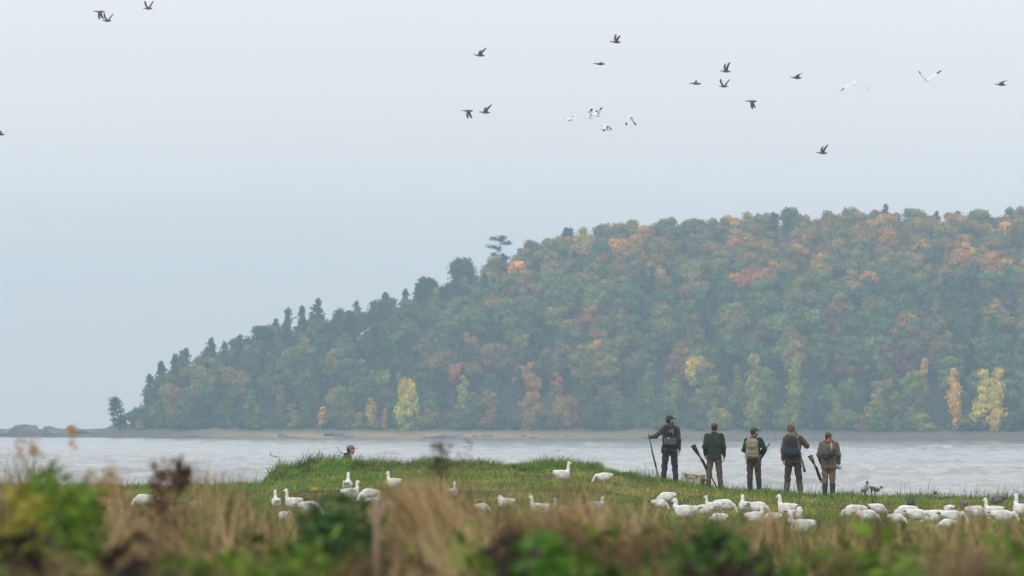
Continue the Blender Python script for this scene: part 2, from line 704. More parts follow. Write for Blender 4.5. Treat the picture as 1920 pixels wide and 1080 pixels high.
def water_material():
    m, nt, b = new_mat('grey_water')
    N, L = nt.nodes, nt.links
    tc = N.new('ShaderNodeTexCoord')
    b.inputs['Roughness'].default_value = .10
    b.inputs['IOR'].default_value = 1.33
    b.inputs['Specular IOR Level'].default_value = .5
    n0 = N.new('ShaderNodeTexNoise')
    n0.inputs['Scale'].default_value = .06
    n0.inputs['Detail'].default_value = 5
    L.new(tc.outputs['Object'], n0.inputs['Vector'])
    rp = N.new('ShaderNodeValToRGB')
    rp.color_ramp.elements[0].position = .35
    rp.color_ramp.elements[0].color = (.27, .28, .27, 1)
    rp.color_ramp.elements[1].position = .7
    rp.color_ramp.elements[1].color = (.37, .375, .36, 1)
    L.new(n0.outputs['Fac'], rp.inputs['Fac'])
    L.new(rp.outputs['Color'], b.inputs['Base Color'])
    prev = None
    for sc, st, dist, stretch in ((1.6, .4, .12, (1, 2.0, 1)), (6, .4, .03, (1, 1.6, 1))):
        mp = N.new('ShaderNodeMapping')
        mp.inputs['Scale'].default_value = stretch
        mp.inputs['Rotation'].default_value = (0, 0, .2)
        L.new(tc.outputs['Object'], mp.inputs['Vector'])
        nz = N.new('ShaderNodeTexNoise')
        nz.inputs['Scale'].default_value = sc
        nz.inputs['Detail'].default_value = 6
        nz.inputs['Roughness'].default_value = .6
        L.new(mp.outputs['Vector'], nz.inputs['Vector'])
        bp = N.new('ShaderNodeBump')
        bp.inputs['Strength'].default_value = st
        bp.inputs['Distance'].default_value = dist
        L.new(nz.outputs['Fac'], bp.inputs['Height'])
        if prev:
            L.new(prev.outputs['Normal'], bp.inputs['Normal'])
        prev = bp
    L.new(prev.outputs['Normal'], b.inputs['Normal'])
    return m


tag(mesh_obj('water', np.stack([WX, WY, WZ], -1).reshape(-1, 3), np.stack([ii, ii + 1, ii + 1 + nc, ii + nc], 1), water_material(), smooth=True),
    'wide choppy silver grey water', kind='structure')

# ------------------------------------------------------------------ far shore and hill
SKY_PX = np.array([-300, 120, 196, 236, 270, 300, 340, 400, 450, 512, 560, 610, 650, 700, 760, 800, 860, 905, 960, 1010, 1090, 1180, 1300, 1400, 1540, 1700, 1920, 2100, 2400], float)
SKY_PY = np.array([807, 806, 804, 786, 730, 690, 664, 648, 634, 604, 588, 578, 574, 562, 548, 532, 512, 496, 470, 448, 424, 412, 404, 396, 391, 390, 386, 392, 420], float)
TREE_H = 12.0


def u2px(u):
    return 960 + F * u


def shore_y(u):
    return 1690 - 1000 * u - 260 * np.exp(-((u2px(u) + 40) / 300.0) ** 2) * 0


def hill_dims(u):
    px = u2px(np.asarray(u, float))
    py = np.interp(px, SKY_PX, SKY_PY)
    raw = (HORIZON - py)
    L_ = 40 + np.clip(raw, 0, 600) * .50
    Yc = shore_y(u) + 22 + L_
    rollpx = (px - 960) * math.tan(-ROLL)
    ztop = CAM_Z + (HORIZON + rollpx - py) / F * Yc - TREE_H * 1.02 * smooth01((raw - 5) / 60)
    return L_, np.maximum(ztop, 2.4)


def hill_z(u, s):
    L_, ztop = hill_dims(u)
    beach = 2.6 * smooth01(s / 22) ** .8 * np.where(s > 0, 1, 0) + np.minimum(s, 0) * .1
    t = np.clip((s - 20) / L_, 0, 1)
    z = beach + (ztop - 2.6) * (1 - (1 - t) ** 1.55)
    back = np.clip((s - 20 - L_) / 220, 0, 1)
    return z - back * back * ztop * .9


hu = np.linspace(-.15, .13, 240)
hs = np.concatenate([np.arange(-14, 30, 2.0), np.arange(30, 520, 8.0)])
HU, HS = np.meshgrid(hu, hs)
HY = shore_y(HU) + HS
HZ = hill_z(HU, HS) + np.where(HS > 2, .35 * (vnoise(HU * 1700, HS, 3.5, 3) - .5), 0)
HP = np.stack([HU * HY, HY, HZ], -1)


def hill_material():
    m, nt, b = new_mat('shore_and_forest_floor')
    N, L = nt.nodes, nt.links
    tc = N.new('ShaderNodeTexCoord')
    at_ = N.new('ShaderNodeAttribute')
    at_.attribute_name = 'col'
    nz = N.new('ShaderNodeTexNoise')
    nz.inputs['Scale'].default_value = .5
    nz.inputs['Detail'].default_value = 6
    L.new(tc.outputs['Object'], nz.inputs['Vector'])
    rp = N.new('ShaderNodeValToRGB')
    rp.color_ramp.elements[0].position = .3
    rp.color_ramp.elements[0].color = (.6, .6, .6, 1)
    rp.color_ramp.elements[1].position = .7
    L.new(nz.outputs['Fac'], rp.inputs['Fac'])
    mx = N.new('ShaderNodeMix')
    mx.data_type = 'RGBA'
    mx.blend_type = 'MULTIPLY'
    mx.inputs[0].default_value = 1
    L.new(at_.outputs['Color'], mx.inputs[6])
    L.new(rp.outputs['Color'], mx.inputs[7])
    L.new(mx.outputs[2], b.inputs['Base Color'])
    b.inputs['Roughness'].default_value = .95
    return m


hpx = u2px(HU)
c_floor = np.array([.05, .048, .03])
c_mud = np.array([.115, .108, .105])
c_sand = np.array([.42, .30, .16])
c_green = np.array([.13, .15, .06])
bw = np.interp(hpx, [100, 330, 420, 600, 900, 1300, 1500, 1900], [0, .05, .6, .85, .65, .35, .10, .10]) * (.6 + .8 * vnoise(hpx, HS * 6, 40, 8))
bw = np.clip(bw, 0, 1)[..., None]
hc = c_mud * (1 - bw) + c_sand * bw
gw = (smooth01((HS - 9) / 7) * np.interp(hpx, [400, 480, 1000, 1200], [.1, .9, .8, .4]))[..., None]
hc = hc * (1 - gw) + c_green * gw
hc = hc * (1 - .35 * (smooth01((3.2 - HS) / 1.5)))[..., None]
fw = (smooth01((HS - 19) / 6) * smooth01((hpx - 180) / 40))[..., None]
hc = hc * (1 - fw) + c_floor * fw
nr, nc = HU.shape
ii = (np.arange(nr - 1)[:, None] * nc + np.arange(nc - 1)[None]).ravel()
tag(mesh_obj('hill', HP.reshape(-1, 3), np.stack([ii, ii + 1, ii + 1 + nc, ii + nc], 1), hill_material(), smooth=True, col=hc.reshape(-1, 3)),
    'long wooded hill with a tan beach at its foot', kind='structure')


# ------------------------------------------------------------------ trees
def ico(sub=1):
    t = (1 + 5 ** .5) / 2
    V = np.array([(-1, t, 0), (1, t, 0), (-1, -t, 0), (1, -t, 0), (0, -1, t), (0, 1, t), (0, -1, -t), (0, 1, -t), (t, 0, -1), (t, 0, 1), (-t, 0, -1), (-t, 0, 1)], float)
    V /= np.linalg.norm(V[0])
    Fc = [(0, 11, 5), (0, 5, 1), (0, 1, 7), (0, 7, 10), (0, 10, 11), (1, 5, 9), (5, 11, 4), (11, 10, 2), (10, 7, 6), (7, 1, 8), (3, 9, 4), (3, 4, 2), (3, 2, 6), (3, 6, 8), (3, 8, 9), (4, 9, 5), (2, 4, 11), (6, 2, 10), (8, 6, 7), (9, 8, 1)]
    V = list(map(np.array, V))
    for _ in range(sub):
        cache, nf = {}, []

        def mid(a, b):
            key = (min(a, b), max(a, b))
            if key not in cache:
                p = V[a] + V[b]
                V.append(p / np.linalg.norm(p))
                cache[key] = len(V) - 1
            return cache[key]
        for a, b, c in Fc:
            ab, bc, ca = mid(a, b), mid(b, c), mid(c, a)
            nf += [(a, ab, ca), (b, bc, ab), (c, ca, bc), (ab, bc, ca)]
        Fc = nf
    return np.array(V), np.array(Fc)


ICO1 = ico(1)
ICO2 = ico(2)


def unit(v):
    return v / np.maximum(np.linalg.norm(v, axis=-1, keepdims=True), 1e-9)


def leaf_cards(C, Nn, size, r):
    """small folded leaf clumps (two triangles) at C facing roughly Nn"""
    n = len(C)
    a = unit(np.cross(Nn, r.normal(size=(n, 3))))
    b = np.cross(Nn, a)
    s = size * r.uniform(.6, 1.3, n)[:, None]
    fold = Nn * s * .35
    V = np.stack([C - a * s, C - b * s * .6 + fold, C + a * s, C + b * s * .6 + fold], 1).reshape(-1, 3)
    k = np.arange(n)[:, None] * 4
    Fc = np.concatenate([k + np.array([[0, 1, 2]]), k + np.array([[0, 2, 3]])])
    return V, Fc


def broadleaf(seed, tall=1.0, nl=9, cards=1000):
    """crown about 1 wide-radius 5 m, height 10 m; returns V, F, tint"""
    r = np.random.default_rng(seed)
    lobes = []
    for i in range(nl):
        h = r.uniform(0, 1)
        ang = i * 2.4 + r.uniform(-.5, .5)
        rad = (1 - abs(h - .38) * 1.15) * r.uniform(2.0, 4.3)
        lobes.append((np.array([math.cos(ang) * rad, math.sin(ang) * rad, (3.2 + h * 6.6) * tall]),
                      np.array([1, 1, .85]) * r.uniform(1.5, 2.6) * (1 - .25 * h)))
    lobes.append((np.array([0, 0, 5.4 * tall]), np.array([3.0, 3.0, 3.4 * tall])))
    Vs, Fs, Ts, n = [], [], [], 0
    for c, rad in lobes:
        V = ICO1[0] * rad * .8 * (1 + .3 * (r.random((len(ICO1[0]), 1)) - .5)) + c
        Vs.append(V)
        Fs.append(ICO1[1] + n)
        Ts.append(np.full((len(V), 3), .95))
        n += len(V)
    vol = np.array([np.prod(l[1]) ** (2 / 3) for l in lobes])
    pick = r.choice(len(lobes), cards, p=vol / vol.sum())
    d = unit(r.normal(size=(cards, 3)) + np.array([0, 0, .25]))
    C = np.array([lobes[i][0] for i in pick]) + d * np.array([lobes[i][1] for i in pick]) * r.uniform(.82, 1.22, (cards, 1))
    V, Fc = leaf_cards(C, unit(d + r.normal(size=(cards, 3)) * .45 + np.array([0, 0, .3])), .45, r)
    Vs.append(V)
    Fs.append(Fc + n)
    lobe_t = r.uniform(.68, 1.35, len(lobes))
    hue = np.clip(r.normal(0, .2, len(lobes)) + np.array([(l[0][2] / tall - 6.5) * .03 for l in lobes]), -.3, .5)
    lt = lobe_t[:, None] * np.stack([1 + hue, np.ones_like(hue), 1 - .5 * hue], 1)
    Ts.append(np.repeat(lt[pick] * r.uniform(.65, 1.4, (cards, 1)), 4, 0))
    return np.concatenate(Vs), np.concatenate(Fs), np.concatenate(Ts)


def conifer(seed, cards=560, broad=1.0):
    """ragged spire of drooping boughs, about 12 high"""
    r = np.random.default_rng(seed)
    Vs, Fs, Ts, n = [], [], [], 0
    H = 12.2
    for i in range(62):
        h = 1.2 + (H - 1.4) * r.random() ** .85
        a = r.uniform(0, 2 * math.pi)
        ln = broad * (3.3 * (1 - h / H) ** .95 + .10) * r.uniform(.55, 1.2)
        k = cards // 62
        t = r.uniform(.1, 1.05, k)
        C = np.stack([math.cos(a) * ln * t, math.sin(a) * ln * t, h - .22 * ln * t ** 1.5 + r.normal(0, .22, k)], 1)
        C[:, :2] += r.normal(0, .25, (k, 2))
        V, Fc = leaf_cards(C, unit(r.normal(size=(k, 3)) * .6 + np.array([0, 0, .8])), .52, r)
        Vs.append(V)
        Fs.append(Fc + n)
        Ts.append(np.repeat(r.uniform(.65, 1.35) * r.uniform(.8, 1.2, k), 4))
        n += len(V)
    V = ICO1[0] * np.array([1.2 * broad, 1.2 * broad, 4.6]) + np.array([0, 0, 5.4])
    V[:, :2] *= np.clip(1.35 - V[:, 2:3] / 8.5, .06, 1.3) * r.uniform(.8, 1.2, (len(V), 1))
    Vs.append(V)
    Fs.append(ICO1[1] + n)
    Ts.append(np.full(len(V), .9))
    return np.concatenate(Vs), np.concatenate(Fs), np.concatenate(Ts)


def column_tree(seed, cards=420):
    """upright narrow crown of small airy clumps (poplar, birch)"""
    r = np.random.default_rng(seed)
    Vs, Fs, Ts, n = [], [], [], 0
    for i in range(7):
        h = 1.6 + 9.0 * i / 6
        c = np.array([r.normal(0, .5), r.normal(0, .5), h])
        rad = np.array([1.7, 1.7, 1.5]) * (1 - .5 * (i / 6) ** 2) * r.uniform(.7, 1.15)
        V = ICO1[0] * rad * .8 + c
        Vs.append(V)
        Fs.append(ICO1[1] + n)
        Ts.append(np.full(len(V), .8))
        n += len(V)
        k = cards // 7
        d = unit(r.normal(size=(k, 3)))
        V, Fc = leaf_cards(c + d * rad * r.uniform(.8, 1.25, (k, 1)), unit(d + r.normal(size=(k, 3)) * .5), .42, r)
        Vs.append(V)
        Fs.append(Fc + n)
        Ts.append(np.repeat(r.uniform(.6, 1.4, k), 4))
        n += len(V)
    return np.concatenate(Vs), np.concatenate(Fs), np.concatenate(Ts)


BROAD = [broadleaf(100 + i, [.9, 1.0, 1.12][i % 3], 8 + i % 4) for i in range(9)]
CONI = [conifer(200 + i, broad=[1.45, 1.2, 1.7][i % 3]) for i in range(4)]
COLU = [column_tree(300 + i) for i in range(4)]
VARIANTS = [('broad', v) for v in BROAD] + [('conifer', v) for v in CONI] + [('column', v) for v in COLU]
CROWN_ME = []
for kind_, (V, Fc, T) in VARIANTS:
    me = raw_mesh('crown', V, Fc, True, T if T.ndim == 2 else np.repeat(T[:, None], 3, 1))
    me.materials.append(M_CROWN)
    CROWN_ME.append(me)


def trunk_mesh(h, r0, mat_, seed=0, limbs=3):
    r = random.Random(seed)
    b = MB()
    pts = [(r.uniform(-.1, .1) * i, r.uniform(-.1, .1) * i, -1.0 + (h + 1) * i / 4) for i in range(5)]
    b.tube(pts, [r0 * (1.25 - i * .25) for i in range(5)], 6)
    for i in range(limbs):
        a = i * 2.2 + r.random()
        p = Vector(pts[2 + i % 2])
        b.tube([p, p + Vector((math.cos(a) * 1.2, math.sin(a) * 1.2, 1.2)), p + Vector((math.cos(a) * 1.9, math.sin(a) * 1.9, 2.4))], [r0 * .5, r0 * .35, r0 * .12], 5)
    me = bpy.data.meshes.new('trunk')
    me.from_pydata(b.V, [], b.F)
    me.materials.append(mat_)
    return me


TRUNK_ME = {'broad': trunk_mesh(7, .22, M_TRUNK, 1), 'conifer': trunk_mesh(11.5, .2, M_TRUNK, 2, 0), 'column': trunk_mesh(9, .14, M_PALETRUNK, 3, 2)}

PALETTE = {
    'dark green': (.038, .070, .027), 'blue green': (.062, .122, .046), 'dull green': (.122, .178, .036), 'olive': (.215, .195, .038),
    'yellow green': (.32, .31, .05), 'tan orange': (.34, .225, .05), 'orange': (.50, .25, .04), 'golden': (.70, .46, .05),
    'yellow': (.72, .56, .06), 'red': (.52, .175, .05), 'rust': (.28, .165, .055), 'maroon': (.16, .105, .062)}

trees = []      # px-u, s, variant, scale, tint name
tr = np.random.default_rng(21)
cand = []
s = 20.5
while s < 360:
    step = 7.6 + s * .008
    u = -.0695 + tr.uniform(0, .004)
    while u < .108:
        L_, zt = hill_dims(u)
        if s < 20 + L_ + 40:
            cand.append((u + tr.normal(0, .0007), s + tr.normal(0, 1.6)))
        u += tr.uniform(.0044, .0068)
    s += step
for u, s in cand:
    px = float(u2px(u))
    L_, zt = hill_dims(u)
    if px < 248:
        continue
    t = float((s - 20) / L_)
    n1 = float(vnoise(px, t * 500, 90, 31))
    n2 = tr.random()
    conif = np.interp(px, [200, 330, 620, 780, 960, 1200, 1900], [.12, .42, .42, .3, .16, .07, .05]) * (.35 if t < .06 else 1)
    if n2 < conif:
        v = 9 + int(tr.integers(4))
        tint = ['dark green', 'dark green', 'blue green'][int(tr.integers(3))]
        sc = tr.uniform(.8, 1.2)
    else:
        q = tr.random() * .55 + n1 * .45
        if t < .10:
            lst = ['blue green', 'dull green', 'blue green', 'dull green', 'dull green', 'olive', 'yellow green', 'olive', 'yellow green']
        elif t < .5:
            lst = ['dark green', 'blue green', 'dull green', 'dull green', 'blue green', 'dull green', 'olive', 'olive', 'rust', 'maroon']
        else:
            lst = ['blue green', 'dull green', 'dull green', 'olive', 'dull green', 'olive', 'tan orange', 'olive', 'tan orange', 'tan orange', 'orange', 'rust', 'maroon']
            if px < 900:
                lst = ['dark green', 'blue green', 'dull green', 'dull green', 'blue green', 'dull green', 'olive', 'olive']
        tint = lst[min(len(lst) - 1, int(q * len(lst)))]
        v = int(tr.integers(9))
        if t < .12 and tr.random() < .45:
            v = 13 + int(tr.integers(4))
        sc = tr.uniform(.85, 1.2) * (.84 if t < .08 else 1)
        if t > .85:
            sc = .6 * sc + .4
        if px < 300:
            sc *= float(np.interp(px, [232, 300], [.42, .8]))
    trees.append([u, max(s, 20.3), v, sc, tint, None])

u = -.0686
while u < .108:                                  # low bushes along the foot of the wood
    q = tr.random()
    trees.append([u, 19.6 + tr.uniform(0, 3.5), int(tr.integers(9)), float(tr.uniform(.38, .62)), ['blue green', 'dull green', 'dark green', 'dull green', 'olive', 'dark green'][int(q * 6)], None])
    u += tr.uniform(.0018, .0034)

# px, top row, width in px, tint, variant: yellow and rusty trees standing at the shoreline
SHORE = [(765, 698, 66, 'yellow', 0), (697, 744, 24, 'golden', 13), (553, 756, 30, 'yellow green', 14), (606, 762, 20, 'golden', 15), (722, 766, 14, 'orange', 16), (655, 764, 22, 'yellow green', 13), (1000, 742, 70, 'tan orange', 2), (1062, 735, 60, 'tan orange', 5), (918, 756, 34, 'tan orange', 14),
         (1842, 690, 40, 'yellow', 14), (1790, 688, 30, 'golden', 13), (1870, 688, 36, 'yellow', 15), (1640, 712, 40, 'yellow green', 14), (1490, 672, 34, 'yellow green', 16), (1415, 662, 40, 'yellow green', 15), (1570, 750, 44, 'olive', 4), (1730, 770, 60, 'yellow green', 6), (1820, 775, 70, 'olive', 7), (860, 760, 60, 'olive', 8), (480, 755, 50, 'dull green', 3), (1250, 760, 60, 'dull green', 1), (1340, 752, 60, 'olive', 3)]
for px, pyt, wpx, tint, v in SHORE:
    u = (px - 960) / F
    s_ = 19.5 + tr.uniform(0, 2)
    y_ = float(shore_y(u) + s_)
    sink_ = 2.6 if v < 9 else 0.0
    sz = (at(px, pyt, y_).z - float(hill_z(u, s_))) / ((11.2 if v < 9 else 11.6) - sink_)
    wr = (wpx / 2 / F * y_) / ({True: 5.4, False: 2.0}[v < 9] * sz)
    trees.append([u, s_, v, sz, tint, True, wr])

# trees that stand out in the photograph: px, py (middle of crown), tint, variant or None, scale
LANDMARKS = [
    (985, 678, 'orange', 3, 1.05),
    (1000, 720, 'orange', 4, .75), (1046, 700, 'red', None, .5), (1120, 652, 'golden', 2, .8), (1405, 522, 'red', 5, 1.15), (1380, 515, 'orange', 6, .9), (1043, 508, 'orange', 1, .8),
    (978, 498, 'golden', None, .6), (865, 687, 'red', None, .7), (825, 682, 'rust', None, .8), (790, 640, 'rust', 7, 1.1), (1205, 422, 'orange', None, .9),
    (1190, 440, 'orange', None, .8), (1625, 522, 'orange', None, .9), (1590, 505, 'tan orange', None, 1.0), (1540, 482, 'orange', None, .8), (1768, 622, 'orange', 0, .7), (1292, 692, 'yellow', None, .65),
    (1832, 742, 'yellow', 16, .6), (1585, 680, 'rust', 8, 1.0),
    (1660, 640, 'maroon', 3, 1.1), (1720, 645, 'maroon', 4, 1.2), (1765, 660, 'maroon', 1, 1.0), (1425, 618, 'maroon', None, 1.0), (1230, 622, 'maroon', None, 1.0),
    (1320, 470, 'maroon', None, 1.1), (1290, 455, 'rust', None, 1.0), 
    (1060, 790, 'tan orange', 5, .7), (920, 770, 'tan orange', 14, .6), (880, 640, 'tan orange', None, .9), (1885, 490, 'orange', None, .8), (1840, 500, 'orange', None, .8),
    (1700, 455, 'tan orange', None, .9), (1650, 420, 'tan orange', None, .9), (1730, 685, 'golden', None, .5), (1560, 595, 'rust', None, .7), (1090, 425, 'yellow green', None, .8), (1105, 418, 'yellow green', None, .7),
    (1420, 455, 'tan orange', None, .9), (1450, 480, 'orange', None, .7), (1500, 478, 'orange', None, .7), (990, 460, 'maroon', None, .7), (1050, 660, 'rust', None, .8), (1275, 672, 'rust', None, .7), (1500, 645, 'rust', None, .7)]

SPINES = [(516, 598, 9, 1), (540, 576, 10, 1), (566, 572, 11, 1), (596, 558, 12, 1), (724, 552, 9, 1), (806, 514, 0, 1), (866, 491, 2, 1), (396, 632, 12, 1), (330, 664, 9, 1), (302, 676, 12, 1), (450, 626, 10, 1), (640, 566, 3, 1), (490, 610, 1, 1)]
for px, py, v, _ in SPINES:                       # dark trees that stand up from the skyline on the left
    u = (px - 960) / F
    L_, zt = hill_dims(u)
    s_ = 18 + float(L_)
    y_ = float(shore_y(u) + s_)
    hgt = at(px, py, y_).z - float(hill_z(u, s_))
    trees.append([u, s_, v, float(np.clip(hgt / (12.4 if v > 8 else 11.2), .6, 1.7)), 'dark green', None])


def tree_pos(t):
    u, s = t[0], t[1]
    y = float(shore_y(u) + s)
    sink = 2.6 * t[3] if (s < 27 and VARIANTS[t[2]][0] == 'broad') else 0.0      # bushy to the ground along the shore
    return np.array([u * y, y, float(hill_z(u, s)) - sink])


def crown_size(t):
    k = VARIANTS[t[2]][0]
    w, h0, h1 = {'broad': (5.2, 1.2, 11.2), 'conifer': (3.4, 1.2, 12.4), 'column': (2.0, .6, 11.6)}[k]
    return w * t[3] * (t[6] if len(t) > 6 else 1), h0 * t[3], h1 * t[3]


def tree_screen(t):
    p = tree_pos(t)
    w, h0, h1 = crown_size(t)
    a = project([p + [0, 0, h0], p + [0, 0, h1]])
    return (a[0, 0] + a[1, 0]) / 2, (a[0, 1] + a[1, 1]) / 2, w * F / p[1], (a[0, 1] - a[1, 1]) / 2


def visible_counts(ts):
    order = sorted(range(len(ts)), key=lambda i: -tree_pos(ts[i])[1])
    buf = np.full((460, 1960), -1, np.int32)        # photo rows 360..820
    gyy, gxx = np.mgrid[0:460, 0:1960]
    for i in order:
        x, y, w, h = tree_screen(ts[i])
        y -= 360
        x0, x1, y0, y1 = int(max(0, x - w)), int(min(1960, x + w)), int(max(0, y - h)), int(min(460, y + h))
        if x1 <= x0 or y1 <= y0:
            continue
        m = ((gxx[y0:y1, x0:x1] - x) / w) ** 2 + ((gyy[y0:y1, x0:x1] - y) / h) ** 2 < 1
        buf[y0:y1, x0:x1][m] = i
    cnt = np.bincount(buf[buf >= 0], minlength=len(ts))
    cx, cy = np.zeros(len(ts)), np.zeros(len(ts))
    for arr, g in ((cx, gxx), (cy, gyy)):
        arr += np.bincount(buf[buf >= 0], weights=g[buf >= 0].astype(float), minlength=len(ts)) / np.maximum(cnt, 1)
    return cnt, cx, cy + 360


cnt, vcx, vcy = visible_counts(trees)
used = set()
for px, py, tint, v, sc in LANDMARKS:
    best, bd = None, 1e9
    for i in range(len(trees)):
        if i in used or cnt[i] < 120 or len(trees[i]) > 6 or trees[i][2] in (9, 10, 11, 12) and v is None:
            continue
        d = math.hypot(vcx[i] - px, (vcy[i] - py) * 1.3)
        if d < bd:
            best, bd = i, d
    if best is None:
        continue
    used.add(best)
    t = trees[best]
    t[0] += (px - vcx[best]) / F
    t[4] = tint
    t[5] = True
    if v is not None:
        t[2] = v
        t[3] = sc
    if 9 <= t[2] <= 12:
        t[2] = 1
cnt, vcx, vcy = visible_counts(trees)
keep = [i for i in range(len(trees)) if cnt[i] > 0]
big = sorted(keep, key=lambda i: -cnt[i] - (500 if trees[i][5] else 0))[:288]
big_set = set(big)
MARKS = [(250, 'left shore tip'), (380, 'left hill shoulder'), (515, 'hooked steel pole'), (650, 'man in tan cap'), (765, 'straw plume'), (935, 'lone skyline pine'),
         (1054, 'goose on mound'), (1160, 'mound end'), (1257, 'black cap hunter'), (1339, 'green jacket hunter'), (1414, 'tan backpack hunter'),
         (1482, 'knitted hat hunter'), (1554, 'plaid jacket hunter'), (1630, 'mallard decoy'), (1710, 'fan-tailed goose'), (1808, 'dark-necked goose'), (1900, 'rightmost geese')]
SHAPE = {'broad': 'round', 'conifer': 'conifer', 'column': 'slender'}
labels = {}
for i in big:
    t = trees[i]
    p = tree_pos(t)
    L_, zt = hill_dims(t[0])
    f_ = (t[1] - 20) / float(L_)
    band = ('at the shoreline' if f_ < .07 else 'low on hill' if f_ < .3 else 'halfway uphill' if f_ < .6 else 'high on hill' if f_ < .88 else 'on the ridge')
    mk = min(MARKS, key=lambda m: abs(m[0] - vcx[i]))[1]
    kind_ = VARIANTS[t[2]][0]
    nm = f"{t[4]} {'conifer' if kind_ == 'conifer' else SHAPE[kind_] + ' tree'}"
    labels.setdefault(f'{nm} {band} above {mk}', []).append(i)
ORD = ['first', 'second', 'third', 'fourth', 'fifth', 'sixth', 'seventh', 'eighth', 'ninth']
NUM = ['', '', 'two', 'three', 'four', 'five', 'six', 'seven', 'eight', 'nine']
for lab, mem in labels.items():
    mem.sort(key=lambda i: vcx[i])
    n = len(mem)
    for j, i in enumerate(mem):
        t = trees[i]
        p = tree_pos(t)
        suffix = '' if n == 1 else (' left one' if j == 0 else ' right one') if n == 2 else f' {ORD[min(j, 8)]} from left'
        kind_ = VARIANTS[t[2]][0]
        e = empty({'broad': 'broadleaf_tree', 'conifer': 'conifer_tree', 'column': 'slender_tree'}[kind_], p, float(tr.uniform(0, 6.28)))
        sw = t[6] if len(t) > 6 else float(tr.uniform(.9, 1.1))
        e.scale = (t[3] * sw, t[3] * sw, t[3])
        tag(e, lab + suffix, 'tree', 'autumn trees on the wooded hill')
        link('trunk', TRUNK_ME[kind_], None, e)
        c = link('crown', CROWN_ME[t[2]], None, e)
        vr = .35 if t[5] else 1.0
        base = np.array(PALETTE[t[4]]) * (1 + vr * (tr.uniform(.72, 1.4) - 1)) * (1 + tr.normal(0, .08 * vr, 3))
        c.color = (*base, 1)

FV, FF, FC, n = [], [], [], 0
for i in keep:
    if i in big_set:
        continue
    t = trees[i]
    V, Fc, T = VARIANTS[t[2]][1]
    a = tr.uniform(0, 6.28)
    W = V @ np.array([[math.cos(a), math.sin(a), 0], [-math.sin(a), math.cos(a), 0], [0, 0, 1]]) * (np.array([t[6], t[6], 1]) if len(t) > 6 else 1) * t[3] + tree_pos(t)
    base = np.array(PALETTE[t[4]]) * tr.uniform(.72, 1.4) * (1 + tr.normal(0, .08, 3))
    FV.append(W)
    FF.append(Fc + n)
    FC.append((T if T.ndim == 2 else T[:, None]) * base)
    n += len(W)
if FV:
    tag(mesh_obj('forest', np.concatenate(FV), np.concatenate(FF), M_FOREST, smooth=True, col=np.concatenate(FC)),
        'mixed autumn forest filling in between the larger trees of the hill', 'forest', kind='stuff')


# a lone open pine standing above the skyline, a leaning pine and a bare trunk at the tip
def pine_layers(name, base, height, layers, label, lean=(0, 0), seed=1):
    e = empty(name, base)
    tag(e, label, 'tree', 'autumn trees on the wooded hill')
    r = np.random.default_rng(seed)
    b = MB()
    pts = [(lean[0] * t * height, lean[1] * t * height, -1 + (height + 1) * t) for t in np.linspace(0, 1, 6)]
    b.tube(pts, np.linspace(.32, .06, 6), 7)
    Vs, Fs, Ts, n = [], [], [], 0
    for h, rad, a in layers:
        c = np.array([lean[0] * h * height, lean[1] * h * height, h * height])
        tip = c + np.array([math.cos(a) * rad, math.sin(a) * rad * .8, .35])
        b.tube([c, (c + tip) / 2 + np.array([0, 0, -.1]), tip], [.12, .08, .03], 5)
        k = 95
        C = c + (tip - c) * r.uniform(.35, 1.1, (k, 1)) + r.normal(size=(k, 3)) * np.array([.6, .6, .36])
        V, Fc = leaf_cards(C, unit(r.normal(size=(k, 3)) * .4 + np.array([0, 0, 1])), .42, r)
        Vs.append(V)
        Fs.append(Fc + n)
        Ts.append(np.repeat(r.uniform(.7, 1.3, k), 4))
        n += len(V)
    b.build('trunk', M_TRUNK, e)
    me = raw_mesh('crown', np.concatenate(Vs), np.concatenate(Fs), True, np.repeat(np.concatenate(Ts)[:, None], 3, 1))
    c = link('crown', me, M_CROWN, e)
    c.color = (.028, .05, .034, 1)
    return e


def on_hill(px, s):
    u = (px - 960) / F
    y = float(shore_y(u) + s)
    return (u * y, y, float(hill_z(u, s)))


Lp = float(hill_dims((936 - 960) / F)[0])
pb_ = on_hill(936, 20 + Lp)
ph = at(936, 443, pb_[1]).z - pb_[2]
lay = [(.96, 1.6, .4), (.94, 2.6, 3.0), (.92, 1.9, 5.2), (.86, 3.4, 6.0), (.80, 3.6, 3.3), (.77, 2.2, 1.7), (.66, 2.4, 2.8), (.60, 3.0, .2), (.5, 2.0, 4.4), (.44, 2.4, 3.2)]
pine_layers('pine_tree', pb_, ph, lay, 'lone dark pine with flat open branches standing above the skyline', seed=4)
tb = on_hill(226, 17)
pine_layers('pine_tree', tb, 9.4, [(.99, .4, 2), (.93, 1.0, 3.2), (.88, .7, .2), (.80, 1.5, 3.0), (.74, .9, .3), (.66, 1.9, 3.3), (.58, 1.1, .1), (.50, 1.8, 3.0), (.42, 1.5, .3), (.30, 1.7, 3.2), (.24, 1.2, .2), (.16, 1.2, 3.0)],
            'small ragged pine leaning over the left tip of the shore', lean=(-.16, 0), seed=6)
b = MB()
p0 = on_hill(232, 18)
b.tube([(0, 0, -1), (-.6, 0, 4), (-1.7, 0, 8), (-2.6, 0, 12.2)], [.2, .16, .1, .04], 6)
b.tube([(-.6, 0, 4), (.2, 0, 5.6)], [.08, .03], 5)
tag(b.build('bare_tree', M_PALETRUNK, loc=p0), 'leaning bare tree trunk behind the small ragged pine', 'tree')


